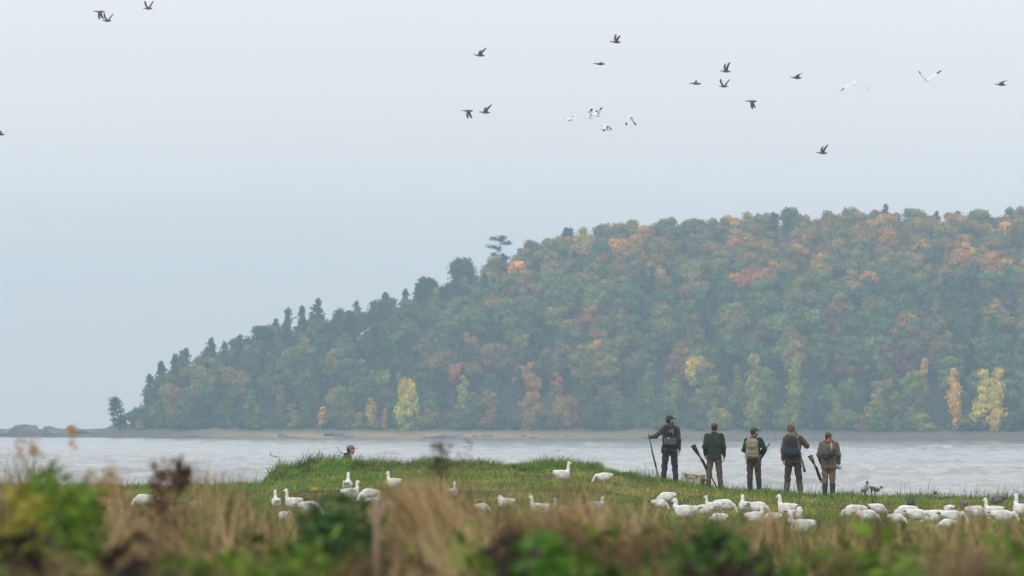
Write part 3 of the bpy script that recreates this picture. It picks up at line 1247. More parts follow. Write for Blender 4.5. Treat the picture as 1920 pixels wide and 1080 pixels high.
# boulders on the far shore
def boulder(px, s, w, d, h, label, seed, name='boulder', mt=None):
    V = ICO2[0].copy()
    r = np.random.default_rng(seed)
    for _ in range(9):
        nrm = unit(r.normal(size=3))
        lim = r.uniform(.55, .85)
        dd = V @ nrm
        V = V - np.where(dd > lim, dd - lim, 0)[:, None] * nrm
    V = V * (1 + .1 * r.normal(size=(len(V), 1)) * .5) * np.array([w, d, h])
    o = mesh_obj(name, V, ICO2[1], mt or M_ROCK, loc=on_hill(px, s))
    tag(o, label, 'boulder', 'boulders along the far shore')
    return o


for i, (px, s, w, h, lab) in enumerate([
        (8, 8, 6.5, 1.6, 'low dark boulder leftmost on the far shore'), (48, 9, 6.0, 3.0, 'largest dark boulder on the spit left of the hill'),
        (96, 9, 5.0, 2.7, 'rounded dark boulder in the middle of the spit rocks'), (130, 10, 2.2, 2.4, 'small upright boulder at right end of the spit rocks'),
        (165, 12, 4.5, .8, 'flat low boulder right of the spit rocks'), (352, 3, 5.5, .7, 'long flat dark boulder at the waterline under the left slope'),
        (302, 2, 3.0, .6, 'small flat boulder at the waterline left of the long flat one'), (545, 2, 4.0, .7, 'flat boulder at the waterline under the left slope trees'),
        (628, 9, 5.0, 1.7, 'sloping grey boulder on the beach above the hidden man'), (655, 5, 2.0, .9, 'small boulder right of the sloping grey boulder'),
        (838, 2.5, 3.6, 1.3, 'dark boulder at the waterline behind the dry plume'), (862, 2.0, 2.0, 1.2, 'dark boulder right of the one behind the dry plume'), (820, 3, 2.2, .9, 'small dark boulder left of the one behind the plume')]):
    boulder(px, s, w, 3.0, h, lab, 50 + i)
stones = sorted(float(tr.uniform(260, 1900)) for _ in range(22))
near_mark = [min(MARKS, key=lambda m: abs(m[0] - q))[1] for q in stones]
for i, px in enumerate(stones):                   # loose stones along the waterline
    same = [k for k in range(22) if near_mark[k] == near_mark[i]]
    lab = f'small dark stone on the far beach behind {near_mark[i]}' + ('' if len(same) == 1 else f' {ORD[same.index(i)]} from left')
    o = boulder(px, float(tr.uniform(1.2, 7)), float(tr.uniform(.7, 2.2)), 1.2, float(tr.uniform(.35, .8)), lab, 90 + i, 'beach_stone')
    tag(o, None, 'stone', 'small stones on the far beach')

# ------------------------------------------------------------------ people
def ax_rot(yaw):
    """columns right, forward, up for a yaw to the right"""
    s, c = math.sin(yaw), math.cos(yaw)
    return np.array([[c, s, 0], [-s, c, 0], [0, 0, 1.0]])


def hand(w, d, nrm, curl=.5, spread=.021, flip=1):
    """palm, four bent fingers of different length and a thumb from the side of the palm"""
    w, d, nrm = np.array(w, float), unit(np.array(d, float)), np.array(nrm, float)
    nrm = unit(nrm - d * (nrm @ d))
    sd = np.cross(d, nrm) * flip
    P = [pc(w - d * .05, w + d * .01, .030, .026, .02)]
    for o in (-.027, -.009, .009, .027):
        P.append(pc(w + d * .015 + sd * o * .7, w + d * .085 + sd * o, .017, .013, .014))
    for i, (o, ln) in enumerate(((.031, .92), (.010, 1.05), (-.011, 1.0), (-.031, .8))):
        p = w + d * .088 + sd * o
        ang = curl * .5
        for sl, rr in ((.042, .0095), (.028, .0088), (.022, .008)):
            dirn = d * math.cos(ang) + nrm * math.sin(ang) + sd * o * 1.2
            q = p + unit(dirn) * sl * ln
            P.append(pc(p, q, rr, rr * .94, .006))
            p = q
            ang += curl * 1.0
    t0 = w + d * .022 + sd * .032
    t1 = t0 + unit(d * .7 + sd * .75 + nrm * .35) * .042
    t2 = t1 + unit(d * .95 + sd * .15 + nrm * .55) * .034
    P += [pc(t0 - sd * .012, t1, .014, .0115, .012), pc(t1, t2, .011, .009, .006)]
    return P


def person(loc, H, label, shl, elb, wri, hdir, hnrm, curl, hip_w=.1, feet=((-.12, .0), (.12, .0)), knees=None, head=(0, 0, 1.69), yaw=0.0,
           jacket=None, hem=.86, jr=1.0, trousers=None, boots=None, boot_top=.12, collar=None, hood=None, hair=None, hat=None, hat_kind='cap',
           cap_yaw=None, brim=True, beard=None, rz=0.0, band=None, name='person', bulk=1.0, jnoise=.006, cuff=None, tnoise=.008):
    e = empty(name, loc, rz)
    e.scale = (H / 1.8,) * 3
    tag(e, label, 'person', 'hunters on the shore')
    Rm = ax_rot(yaw)
    hc = np.array(head, float)

    def hp(a, b_, c):
        return hc + Rm @ np.array([a, b_, c])
    hipc = [np.array([-.095, 0, .93]), np.array([.095, 0, .93])]
    ank = [np.array([feet[0][0], feet[0][1], .09]), np.array([feet[1][0], feet[1][1], .09])]
    kn = [np.array(knees[i]) if knees else (hipc[i] * .47 + ank[i] * .53 + np.array([0, .03, .02])) for i in (0, 1)]
    shl, elb, wri = [list(map(lambda v: np.array(v, float), q)) for q in (shl, elb, wri)]
    P = [pe((0, 0, .96), (.15, .10, .13)), pc((0, 0, .98), (0, .0, 1.2), .14, .135, .05, .7), pe((0, 0, 1.33), (.165, .11, .19), None, .05),
         pc((-.15, 0, 1.45), (.15, 0, 1.45), .055, .055, .05), pc((0, -.01, 1.42), hc + np.array([0, 0, -.06]), .06, .052, .03),
         pe(hp(0, -.012, .02), (.076, .097, .1), Rm), pe(hp(0, .03, -.05), (.058, .068, .078), Rm, .03), pc(hp(0, .085, .0), hp(0, .108, -.032), .009, .014, .012),
         pe(hp(0, .075, -.103), (.026, .02, .02), Rm, .02), pc(hp(-.022, .09, -.065), hp(.022, .09, -.065), .008, .008, .008), pc(hp(-.035, .083, .018), hp(.035, .083, .018), .010, .010, .012)]
    for sg in (-1, 1):
        P.append(pe(hp(sg * .078, -.008, -.018), (.011, .024, .034), Rm, .006))
    for i in (0, 1):
        P += [pc(hipc[i], kn[i], .085, .055, .04), pc(kn[i], ank[i], .055, .038, .03), pc(ank[i] + [0, -.03, -.04], ank[i] + [0, .15, -.055], .038, .03, .02)]
        P += [pc(shl[i], elb[i], .05, .04, .04), pc(elb[i], wri[i], .04, .029, .02)]
        P += hand(wri[i], hdir[i], hnrm[i], curl[i], flip=(1 if i == 0 else -1))
    blob_obj('body', P, .0085, M_SKIN, e)
    # jacket
    J = [pc((0, 0, hem - .1), (0, 0, 1.18), .188 * jr, .178 * jr, .05, .74), pe((0, -.005, 1.32), (.195 * jr, .145 * jr, .21), None, .07), pc((-.165, 0, 1.455), (.165, 0, 1.455), .068, .068, .06)]
    for i in (0, 1):
        dd = unit(wri[i] - elb[i])
        J += [pc(shl[i], elb[i], .074 * bulk, .062 * bulk, .05), pc(elb[i], wri[i] - dd * .005, .062 * bulk, .048 * bulk, .03)]
    J.append(pc((0, -.012, 1.46), (0, .0, 1.55), .082, .074, .03))
    blob_obj('jacket', J, .012, jacket, e, jnoise, [lambda X, Y, Z: hem - Z + 0 * X, lambda X, Y, Z: Z - 1.56 + 0 * X], 7, .16)
    if cuff:
        for i in (0, 1):
            dd = unit(wri[i] - elb[i])
            blob_obj('cuff', [pc(wri[i] - dd * .05, wri[i] - dd * .0, .052, .05)], .01, cuff, e)
    if collar:
        blob_obj('collar', [pc((0, -.015, 1.5), (0, .0, 1.565), .084, .077)], .01, collar, e, .003, [lambda X, Y, Z: 1.50 - Z + 0 * X, lambda X, Y, Z: Z - 1.575 + 0 * X])
    # trousers
    T = [pe((0, 0, .95), (.178, .125, .15), None, .05)]
    for i in (0, 1):
        T += [pc(hipc[i] + [0, 0, -.02], kn[i], .106, .078, .035), pc(kn[i], ank[i] + [0, 0, .0], .078, .066, .03)]
    blob_obj('trousers', T, .012, trousers, e, tnoise, [lambda X, Y, Z: (boot_top - .05) - Z + 0 * X, lambda X, Y, Z: Z - 1.04 + 0 * X], 9, .12)
    for i in (0, 1):
        a = ank[i]
        top = kn[i] + (a - kn[i]) * (kn[i][2] - boot_top) / (kn[i][2] - a[2])
        rt = .086 if boot_top > .2 else .07
        bo = blob_obj('boot', [pc(top + [0, 0, .03], a, rt, .062, .02), pc(a + [0, -.035, -.035], a + [0, .17, -.045], .055, .045, .03)], .011, boots, e, .003,
                      [lambda X, Y, Z: Z - boot_top + 0 * X, lambda X, Y, Z: .004 - Z + 0 * X])
        b = MB()
        b.tube([a + [0, -.05, -.082], a + [0, .06, -.082], a + [0, .19, -.082]], [.055, .05, .045], 8, .25)
        b.build('sole', M_RUBBER, bo)
    if hood:
        blob_obj('hood', [pe((0, -.035, 1.52), (.125, .105, .065), None, .03), pc((-.09, .03, 1.53), (.09, .03, 1.53), .05, .05, .04), pc((0, -.02, 1.52), (0, -.01, 1.585), .088, .08, .03)], .01, hood, e, .006, (), 5, .09)
    if hair:
        def cut_front(X, Y, Z):
            return ((X - hc[0]) * Rm[0, 1] + (Y - hc[1]) * Rm[1, 1]) - .028
        blob_obj('hair', [pe(hp(0, -.016, .012), (.083, .101, .104), Rm), pe(hp(0, -.05, -.055), (.07, .05, .06), Rm, .02)], .008, hair, e, .003, [cut_front, lambda X, Y, Z: (hc[2] - .085) - Z + 0 * X], 2, .05)
    cy = ax_rot(cap_yaw) if cap_yaw is not None else Rm

    def hq(a, b_, c):
        return hc + cy @ np.array([a, b_, c])
    if hat_kind == 'cap':
        cp = blob_obj('cap', [pe(hq(0, -.008, .035), (.089, .109, .092), cy)], .008, hat, e, .0015, [lambda X, Y, Z: (hc[2] + .022) - Z + 0 * X])
        if brim:
            blob_obj('cap_brim', [pe(hq(0, .125, .034), (.074, .085, .011), cy)], .006, hat, cp)
        b = MB()
        b.tube([hq(0, -.008, .124), hq(0, -.008, .136)], [.011, .007], 7)
        b.build('cap_button', hat, cp)
    else:
        cp = blob_obj('knitted_hat', [pe(hq(0, -.01, .035), (.092, .112, .100), cy), pc(hq(0, -.01, .0), hq(0, -.01, .03), .094, .096, .01, 1.12)], .008, hat, e, .003, [lambda X, Y, Z: (hc[2] - .02) - Z + 0 * X], 3, .03)
        b = MB()
        ring = [hq(.098 * math.cos(q), -.01 + .112 * math.sin(q), -.005) for q in np.linspace(0, 2 * math.pi, 20)]
        b.tube(ring, .013, 6)
        b.build('hat_cuff', hat, cp)
    if band:
        blob_obj('ear_band', [pe(hp(0, -.012, -.005), (.090, .108, .06), Rm)], .008, band, e, .002, [lambda X, Y, Z: Z - (hc[2] + .034) + 0 * X, lambda X, Y, Z: (hc[2] - .06) - Z + 0 * X, lambda X, Y, Z: ((X - hc[0]) * Rm[0, 1] + (Y - hc[1]) * Rm[1, 1]) - .04])
    if beard:
        blob_obj('beard', [pe(hp(0, .036, -.082), (.064, .068, .052), Rm), pc(hp(-.03, .092, -.052), hp(.03, .092, -.052), .01, .01, .01)], .007, beard, e, .003, [lambda X, Y, Z: Z - (hc[2] - .035) + 0 * X], 4, .03)
    b = MB()
    for sg in (-1, 1):
        q = hp(sg * .032, .079, .004)
        b.tube([q - Rm @ np.array([0, .01, 0]), q + Rm @ np.array([0, .006, 0]), q + Rm @ np.array([0, .010, 0])], [.010, .009, .004], 7)
    b.build('eyes', M_BLACK, e)
    return e


def stand(px, py):
    p = at(px, py, 150.0)
    z = float(G(p.x, 150.0))
    return Vector((p.x, 150.0, z))


M_HAIR = mat('dark_hair', (.03, .02, .015), .6, .3, 40, .4)
M_BEARD = mat('brown_beard', (.05, .03, .02), .7, .3, 40, .4)
M_BROWNJKT = mat('brown_grey_cloth', (.078, .066, .052), .85, .22, 9, .3)
M_NAVY = mat('charcoal_cloth', (.032, .034, .042), .85, .25, 9, .3)
M_GREENQ = quilt_mat('green_quilted_cloth', (.034, .046, .026), .085)
M_BROWNTR = mat('brown_cloth', (.105, .078, .055), .88, .25, 10, .35)
M_GREENKNIT = mat('dark_green_wool', (.012, .038, .026), .9, .25, 14, .4)
M_BROWNTR2 = mat('dark_brown_cloth', (.075, .055, .042), .88, .3, 10, .35)
M_TANQ = quilt_mat('brown_quilted_cloth', (.125, .088, .055), .065)
M_MAROONTR = mat('dark_maroon_cloth', (.052, .040, .038), .88, .25, 10, .35)
M_PLAID = quilt_mat('grey_plaid_quilted_cloth', (.135, .118, .105), .055, False, .5, (.06, .05, .045))
M_TANTR = mat('tan_brown_cloth', (.17, .105, .055), .88, .22, 9, .35)
M_OLIVEBOOT = mat('olive_rubber_boot', (.10, .092, .045), .5, .25, 10, .2)
M_DARKBOOT = mat('dark_rubber_boot', (.032, .035, .032), .45, .3, 8, .2)
M_GREENBOOT = mat('dark_green_rubber_boot', (.030, .036, .024), .45, .3, 8, .2)
M_LEATHER = mat('dark_leather_boot', (.04, .033, .028), .6, .3, 10, .2)
M_OLIVECAP = mat('olive_cap_cloth', (.060, .058, .038), .85, .2, 20, .2)
M_DARKCAP = mat('dark_cap_cloth', (.038, .036, .028), .85, .2, 20, .2)
M_BROWNKNIT = mat('brown_knit', (.15, .078, .048), .95, .2, 30, .6, 60)
M_BROWNCAP = mat('brown_cap_cloth', (.12, .062, .040), .85, .2, 20, .2)
M_ORANGECAMO = ramp_mat('orange_brown_cap_cloth', [(0, (.10, .05, .03)), (.53, (.16, .08, .045)), (.60, (.07, .045, .03))], 20, .85, 3)
M_OLIVEHOOD = mat('olive_fleece', (.14, .135, .085), .95, .2, 14, .4)
M_RUSTHOOD = mat('rust_fleece', (.20, .072, .035), .95, .2, 14, .4)
M_TANCAP = mat('tan_cap_cloth', (.24, .14, .07), .85, .2, 20, .2)

DOWN = (0, .1, -1)
SL, SR = (-.19, -.005, 1.455), (.19, -.005, 1.455)

p1 = person(stand(1256, 908), 1.80, 'bearded man in a black cap and black backpack holding a shotgun out by its muzzle', (SL, SR), ((-.37, -.04, 1.27), (.235, -.04, 1.17)), ((-.535, .06, 1.235), (.25, .03, .92)),
            ((-.8, .5, .35), (.02, .1, -1)), ((.3, .4, -1), (-1, .2, 0)), (1.2, .5), feet=((-.17, .02), (.16, .0)), yaw=1.05, cap_yaw=1.05, head=(.0, .02, 1.69),
            jacket=M_BROWNJKT, hem=.87, trousers=M_NAVY, boots=M_LEATHER, boot_top=.14, collar=M_BROWNJKT, hair=M_HAIR, hat=M_DARKCAP, beard=M_BEARD, jr=1.03)
p2 = person(stand(1339, 919), 1.76, 'man in a dark green quilted jacket and orange brown cap beside the cooler', (SL, SR), ((-.25, -.04, 1.17), (.255, -.03, 1.17)), ((-.235, .12, .96), (.27, .02, .925)),
            ((-.05, .3, -1), (.03, .1, -1)), ((1, .2, 0), (-1, .2, 0)), (1.2, .6), feet=((-.16, .0), (.18, .02)), yaw=.25, head=(.01, .015, 1.69),
            jacket=M_GREENQ, hem=.84, trousers=M_BROWNTR, boots=M_LEATHER, boot_top=.14, collar=M_GREENQ, hair=M_HAIR, hat=M_ORANGECAMO, cap_yaw=.25, jr=1.1, bulk=1.08)
p3 = person(stand(1413, 925), 1.73, 'bearded man in dark green sweater and olive cap with a tan backpack', (SL, SR), ((-.265, -.05, 1.19), (.305, -.06, 1.2)), ((-.13, .2, 1.08), (.12, .18, 1.05)),
            ((.6, .6, .1), (-.6, .6, .0)), ((.2, -.3, -1), (-.2, -.3, -1)), (.9, .9), feet=((-.1, .0), (.16, .05)), yaw=1.0, cap_yaw=1.0, head=(.02, .03, 1.685),
            jacket=M_GREENKNIT, hem=.98, trousers=M_BROWNTR2, boots=M_GREENBOOT, boot_top=.42, collar=M_GREENKNIT, hair=M_HAIR, hat=M_OLIVECAP, beard=M_BEARD, jr=.95)
p4 = person(stand(1487, 930), 1.87, 'man in a knitted brown hat and quilted brown jacket resting a shotgun on his shoulder', (SL, SR), ((-.25, -.05, 1.17), (.345, .0, 1.275)), ((-.245, .03, .92), (.24, .17, 1.38)),
            ((.12, .1, -1), (-.35, .3, .6)), ((1, .25, 0), (-.3, .5, -.6)), (.45, 1.3), feet=((-.17, .0), (.19, .0)), yaw=.1, cap_yaw=.1, head=(-.06, .02, 1.685),
            jacket=M_TANQ, hem=.84, trousers=M_MAROONTR, boots=M_OLIVEBOOT, boot_top=.33, hood=M_OLIVEHOOD, hat=M_BROWNKNIT, hat_kind='knit', jr=1.06, bulk=1.06)
p5 = person(stand(1554, 933), 1.74, 'person in grey plaid puffer jacket, rust hood and tan trousers with a sling bag', (SL, SR), ((-.265, -.04, 1.17), (.265, -.04, 1.16)), ((-.215, .13, .98), (.275, .06, .93)),
            ((-.05, .4, -.9), (.02, .3, -1)), ((1, .3, 0), (-1, .2, 0)), (1.2, 1.0), feet=((-.105, .0), (.105, .0)), yaw=.45, cap_yaw=.45, head=(-.01, .03, 1.66),
            jacket=M_PLAID, hem=.80, trousers=M_TANTR, boots=M_DARKBOOT, boot_top=.40, hood=M_RUSTHOOD, hair=M_HAIR, hat=M_BROWNCAP, band=M_HAIR, jr=1.2, bulk=1.12, cuff=M_DARKCAMO)
# the sixth crouches behind the mound, only head and shoulders show
pz = at(651, 845, 154.5)
p6 = person((pz.x, 154.5, pz.z + .06 - 1.69 * 1.0), 1.80, 'man in a tan cap half hidden behind the grassy mound', (SL, SR), ((-.24, .05, 1.2), (.24, .05, 1.2)), ((-.1, .25, 1.1), (.1, .25, 1.1)),
            ((.5, .6, 0), (-.5, .6, 0)), ((0, -.3, -1), (0, -.3, -1)), (.8, .8), yaw=.15, cap_yaw=.15, rz=R(-78), head=(0, .10, 1.66),
            jacket=M_BLACK, hem=.86, trousers=M_BROWNTR2, boots=M_LEATHER, collar=M_BLACK, hair=M_HAIR, hat=M_TANCAP, beard=None)
# (he squats: thighs forward, so the legs below are folded by his own builder pose)


def on_person(p, v):
    s_ = p.scale[0]
    a = p.rotation_euler[2]
    x, y, z = v
    return p.location + Vector((x * math.cos(a) - y * math.sin(a), x * math.sin(a) + y * math.cos(a), z)) * s_


# ---- things the people carry
def backpack(p, centre, label, w, d, h, body_mat, pocket_mat, strap_mat, kind):
    e = empty('backpack', on_person(p, centre))
    e.scale = p.scale
    tag(e, label, 'backpack', 'bags worn by the hunters')
    main = [pb((0, 0, -.02), (w, d, h * .92), .06), pe((0, .0, h * .6), (w * .86, d * .9, h * .42), None, .06), pb((0, -.02, -h * .55), (w * 1.03, d, h * .4), .06, None, .04)]
    blob_obj('pack_body', main, .011, body_mat, e, .005, (), 8, .14)
    pk = blob_obj('front_pocket', [pb((0, -d - .012, -h * .55), (w * .9, .045, h * .30), .035)], .010, pocket_mat, e, .004, (), 4, .1)
    if kind != 'plain':
        blob_obj('upper_pocket', [pb((0, -d - .0, h * .28), (w * .66, .035, h * .2), .03)], .010, body_mat, e, .003, (), 6, .1)
    cz = 1.46 - centre[2]
    cyy = -centre[1]
    for sg in (-1, 1):
        b = MB()
        b.tube([(sg * w * .5, d * .6, h * .75), (sg * .095, cyy - .075, cz + .04), (sg * .11, cyy + .01, cz + .095), (sg * .125, cyy + .11, cz + .03), (sg * .15, cyy + .165, cz - .12), (sg * .17, cyy + .11, cz - .33), (sg * w * .9, d * .5, -h * .7)], .026, 8, .55)
        b.build('strap', strap_mat, e, True)
    b = MB()
    b.tube([(-.04, 0, h * .98), (-.025, -.01, h * 1.1), (.025, -.01, h * 1.1), (.04, 0, h * .98)], .010, 6)
    b.build('grab_loop', strap_mat, e)
    return e, pk


bp1, pk1 = backpack(p1, (-.005, -.235, 1.285), 'black backpack with grey bottom and pale zigzag cords', .185, .095, .30, M_BLACK, M_GREYNYLON, M_BLACK, 'full')
M_CORD = mat('pale_cord', (.50, .52, .55), .6, .1, 30, 0)
b = MB()                                               # zigzag elastic cord and little diamond mark
zz = [(-.03, .10), (.035, .085), (.0, .145), (.06, .165), (.085, .075), (.06, .05), (.09, .02)]
b.tube([(x, -.135, z) for x, z in zz], .006, 6)
b.build('zigzag_cord', M_CORD, bp1)
b = MB()
for dx, dz in ((0, .017), (0, -.017), (.017, 0), (-.017, 0)):
    b.loft([[(-.045 + dx + q[0] * .014, -.142 - k, -.075 + dz + q[1] * .014) for q in ((1, 0), (0, 1), (-1, 0), (0, -1))] for k in (0, .006)])
b.build('diamond_emblem', M_CORD, bp1)
b = MB()
b.tube([(-.15, .02, -.16), (-.20, .03, -.28), (-.215, .03, -.36), (-.22, .03, -.46)], .017, 6, .5)
b.build('hip_strap', M_BLACK, bp1)

bp3, pk3 = backpack(p3, (-.055, -.23, 1.22), 'tan canvas backpack with three stacked pockets and pale straps', .165, .10, .275, M_TAN, M_TAN, M_TANSTRAP, 'full')
b = MB()
for sg in (-1, 1):
    b.tube([(sg * .165, -.03, -.10), (sg * .19, -.02, -.2), (sg * .185, -.02, -.32)], .011, 6, .5)
b.build('side_strap', M_TANSTRAP, bp3)
b = MB()
for k in (-.02, -.12):
    b.tube([(-.13, -.155, k), (0, -.165, k), (.13, -.155, k)], .008, 6, .6)
b.build('pocket_zip', M_BLACK, pk3)

bp4, pk4 = backpack(p4, (-.045, -.24, 1.255), 'plain black backpack with small white bird mark and red zip pulls', .195, .105, .265, M_BLACK, M_BLACK, M_BLACK, 'plain')
M_WHITEPRINT = mat('white_print', (.75, .75, .75), .6, .02, 20, 0)
M_REDPULL = mat('red_cord', (.55, .08, .09), .6, .1, 20, 0)
b = MB()
b.tube([(-.03, -.105, .135), (-.012, -.107, .118), (.0, -.108, .124), (.012, -.107, .118), (.03, -.105, .135)], [.003, .007, .009, .007, .003], 6, .6)
b.build('bird_emblem', M_WHITEPRINT, bp4)
for x, z in ((-.125, .19), (-.145, -.06), (-.12, -.12)):
    b = MB()
    b.tube([(x, -.115, z), (x - .008, -.125, z - .035)], [.007, .006], 6)
    b.build('zip_pull', M_REDPULL, bp4)
b = MB()
b.tube([(.05, .03, -.235), (-.02, -.04, -.30), (-.13, -.03, -.375), (-.15, .02, -.38)], .013, 6, .5)
b.build('waist_strap', M_BLACK, bp4)

# sling bag, long axis tilted up to the right
e = empty('sling_bag', on_person(p5, (-.02, -.245, 1.17)))
e.rotation_euler = (0, R(-24), 0)
tag(e, 'dark camouflage sling bag across the plaid jacket', 'sling bag', 'bags worn by the hunters')
blob_obj('pouch', [pb((0, 0, 0), (.19, .075, .085), .06), pe((-.06, -.03, -.01), (.11, .075, .08), None, .04)], .011, M_DARKCAMO, e, .006, (), 8, .12)
b = MB()
b.tube([(.12, .0, .06), (.16, .03, .16), (.2, .11, .26), (.15, .24, .28), (.05, .36, .22)], .02, 7, .4)
b.build('strap', M_TANSTRAP, e, True)
b = MB()
b.tube([(.185, -.0, -.03), (.2, .0, .02), (.19, .0, .07)], .03, 7, .5)
b.build('end_strap', M_RUBBER, e)


# ---- shotguns; local axis: butt at z = 0, muzzle at z = length, drop of the stock towards -y
def shotgun(butt, muzzle, down, label, stock_mat, fore_mat, barrel_mat, fore=(.6, .86), name='shotgun'):
    butt, muzzle = Vector(butt), Vector(muzzle)
    zax = (muzzle - butt)
    L_ = zax.length
    zax.normalize()
    yax = -Vector(down)
    yax = (yax - zax * yax.dot(zax)).normalized()
    xax = yax.cross(zax)
    e = empty(name, butt)
    e.rotation_euler = Matrix((xax, yax, zax)).transposed().to_euler()
    e.scale = (1, 1, L_ / 1.22)
    tag(e, label, 'shotgun', 'shotguns carried by the hunters')

    def sec(z, y0, y1, w):
        ym, h = (y0 + y1) / 2, (y1 - y0) / 2
        return [(w * math.cos(q) * (1 if abs(math.cos(q)) > .5 else .8), ym + h * math.sin(q), z) for q in np.linspace(0, 2 * math.pi, 10, endpoint=False)]
    b = MB()
    b.loft([sec(.02, -.125, .012, .024), sec(.10, -.115, .012, .024), sec(.24, -.075, .008, .022), sec(.31, -.05, .0, .020), sec(.36, -.04, .01, .019), sec(.42, -.035, .022, .019)])
    b.build('stock', stock_mat, e, True)
    b = MB()
    b.loft([sec(-.005, -.126, .013, .024), sec(.0, -.13, .016, .026), sec(.022, -.128, .014, .026)])
    b.build('butt_pad', M_RUBBER, e)
    b = MB()
    b.loft([sec(.40, -.036, .024, .02), sec(.43, -.042, .034, .022), sec(.62, -.042, .034, .022), sec(.65, -.03, .03, .018)])
    b.build('receiver', barrel_mat, e)
    b = MB()
    b.tube([(0, -.035, .36), (0, -.075, .39), (0, -.08, .43), (0, -.04, .47)], .006, 6)
    b.tube([(0, -.04, .42), (0, -.065, .415)], .005, 5)
    b.build('trigger_guard', M_GUNMETAL, e)
    b = MB()
    b.loft([sec(fore[0], -.04, .018, .024), sec(fore[0] + .04, -.044, .02, .027), sec(fore[1] - .06, -.04, .018, .025), sec(fore[1], -.03, .01, .018)])
    b.build('forend', fore_mat, e, True)
    b = MB()
    b.tube([(0, .022, .62), (0, .022, 1.21), (0, .022, 1.22)], [.0145, .0125, .010], 9)
    b.tube([(0, -.010, .8), (0, -.010, .95)], [.012, .012], 8)
    b.tube([(0, .037, .64), (0, .037, 1.205)], .005, 5, 1)
    b.build('barrel', barrel_mat, e)
    b = MB()
    b.tube([(0, .04, 1.19), (0, .05, 1.19)], .004, 6)
    b.build('bead_sight', M_METAL, e)
    return e


h1 = on_person(p1, (-.565, .085, 1.27))
shotgun(Vector((at(1238, 908, 150).x, 149.95, float(G(at(1238, 908, 150).x, 149.95)))), h1 + Vector((-.015, .0, .06)), (-.4, -1, .1), 'brown camouflage shotgun standing on its butt, held at the muzzle', M_CAMO, M_CAMO, M_GUNMETAL, (.52, .86))
c2 = at(1339, 918, 149.95)
shotgun(at(1303, 833, 149.9), at(1343, 917, 150.1), (-.8, 0, -.5), 'dark shotgun held muzzle down beside the green jacket', M_DARKCAMO, M_BLACK, M_GUNMETAL)
shotgun(at(1414, 876, 149.72), at(1444, 833, 150.35), (.6, .2, -.6), 'dark green shotgun tucked under the arm beside the tan backpack', M_GREENBOOT, M_BLACK, M_GUNMETAL)
shotgun(at(1507, 885, 149.60), at(1488, 789, 149.72), (.5, -1, 0), 'tan camouflage shotgun leaning upright against the right shoulder of the knitted hat hunter', M_CAMO, M_CAMO, M_CAMO, (.52, .84))
shotgun(at(1523, 853, 149.85), at(1545, 920, 150.1), (-.8, 0, -.4), 'camouflage shotgun with black butt held muzzle down beside the plaid jacket', M_CAMO, M_DARKCAMO, M_GUNMETAL)

# small white carton in the last person's right hand
M_CARTON = mat('white_carton', (.78, .79, .80), .5, .05, 20, 0)
M_CARTONSIDE = mat('grey_carton_side', (.22, .24, .22), .6, .3, 30, 0)
e = empty('shell_box', on_person(p5, (.285, .06, .845)))
e.rotation_euler = (R(15), R(12), R(-25))
tag(e, 'small white carton held in the right hand of the plaid jacket hunter', 'carton')
b = MB()
b.box((0, 0, 0), (.045, .055, .06), None, .06)
b.build('carton', M_CARTON, e)
b = MB()
b.box((.003, -.002, -.035), (.047, .057, .024), None, .05)
b.build('printed_band', M_CARTONSIDE, e)

# hard cooler between the first two men
M_COOLER = mat('tan_moulded_plastic', (.40, .37, .29), .6, .1, 12, .1)
M_COOLERD = mat('shaded_green_plastic', (.09, .10, .06), .7, .2, 12, .1)
cp_ = at(1299, 915, 149.6)
e = empty('cooler', (cp_.x, 149.6, float(G(cp_.x, 149.6)) + .06), R(-24))
e.rotation_euler = (0, R(7), R(-24))
e.scale = (.96,) * 3
tag(e, 'tan hard sided cooler tilted on the grass between two hunters', 'cooler')
b = MB()
w0, d0, w1, d1, hh = .255, .16, .275, .18, .265


def rrect(w, d, z, c=.035):
    return [(-w + c, -d, z), (w - c, -d, z), (w, -d + c, z), (w, d - c, z), (w - c, d, z), (-w + c, d, z), (-w, d - c, z), (-w, -d + c, z)]


b.loft([rrect(w0 - .01, d0 - .01, 0), rrect(w0, d0, .015), rrect(w1, d1, hh)])
b.build('tub', M_COOLER, e)
b = MB()
b.loft([rrect(w1 + .008, d1 + .008, hh + .004), rrect(w1 + .012, d1 + .012, hh + .012), rrect(w1 + .012, d1 + .012, hh + .05), rrect(w1 - .005, d1 - .005, hh + .068)])
b.build('lid', M_COOLER, e)
b = MB()
b.tube([(-.13, -d0 - .012, .02), (-.125, -d0 - .022, .19), (.085, -d0 - .022, .19), (.09, -d0 - .012, .02)], .011, 6)
b.build('panel_rib', M_COOLERD, e)
b = MB()
b.box((w1 + .004, 0, .12), (.02, .12, .08), None, .2)
b.build('shaded_end', M_COOLERD, e)  # dark green plate, the shade of the end put into its colour
b = MB()
b.tube([(w1 + .02, -.09, .23), (w1 + .05, -.085, .15), (w1 + .05, .085, .15), (w1 + .02, .09, .23)], .012, 6)
b.build('handle', M_COOLERD, e)
for x in (-.15, .15):
    b = MB()
    b.box((x, -d1 - .016, hh - .01), (.022, .012, .045), None, .3)
    b.build('latch', M_COOLERD, e)

# ------------------------------------------------------------------ geese on the grass
GOOSE_BODY = {}


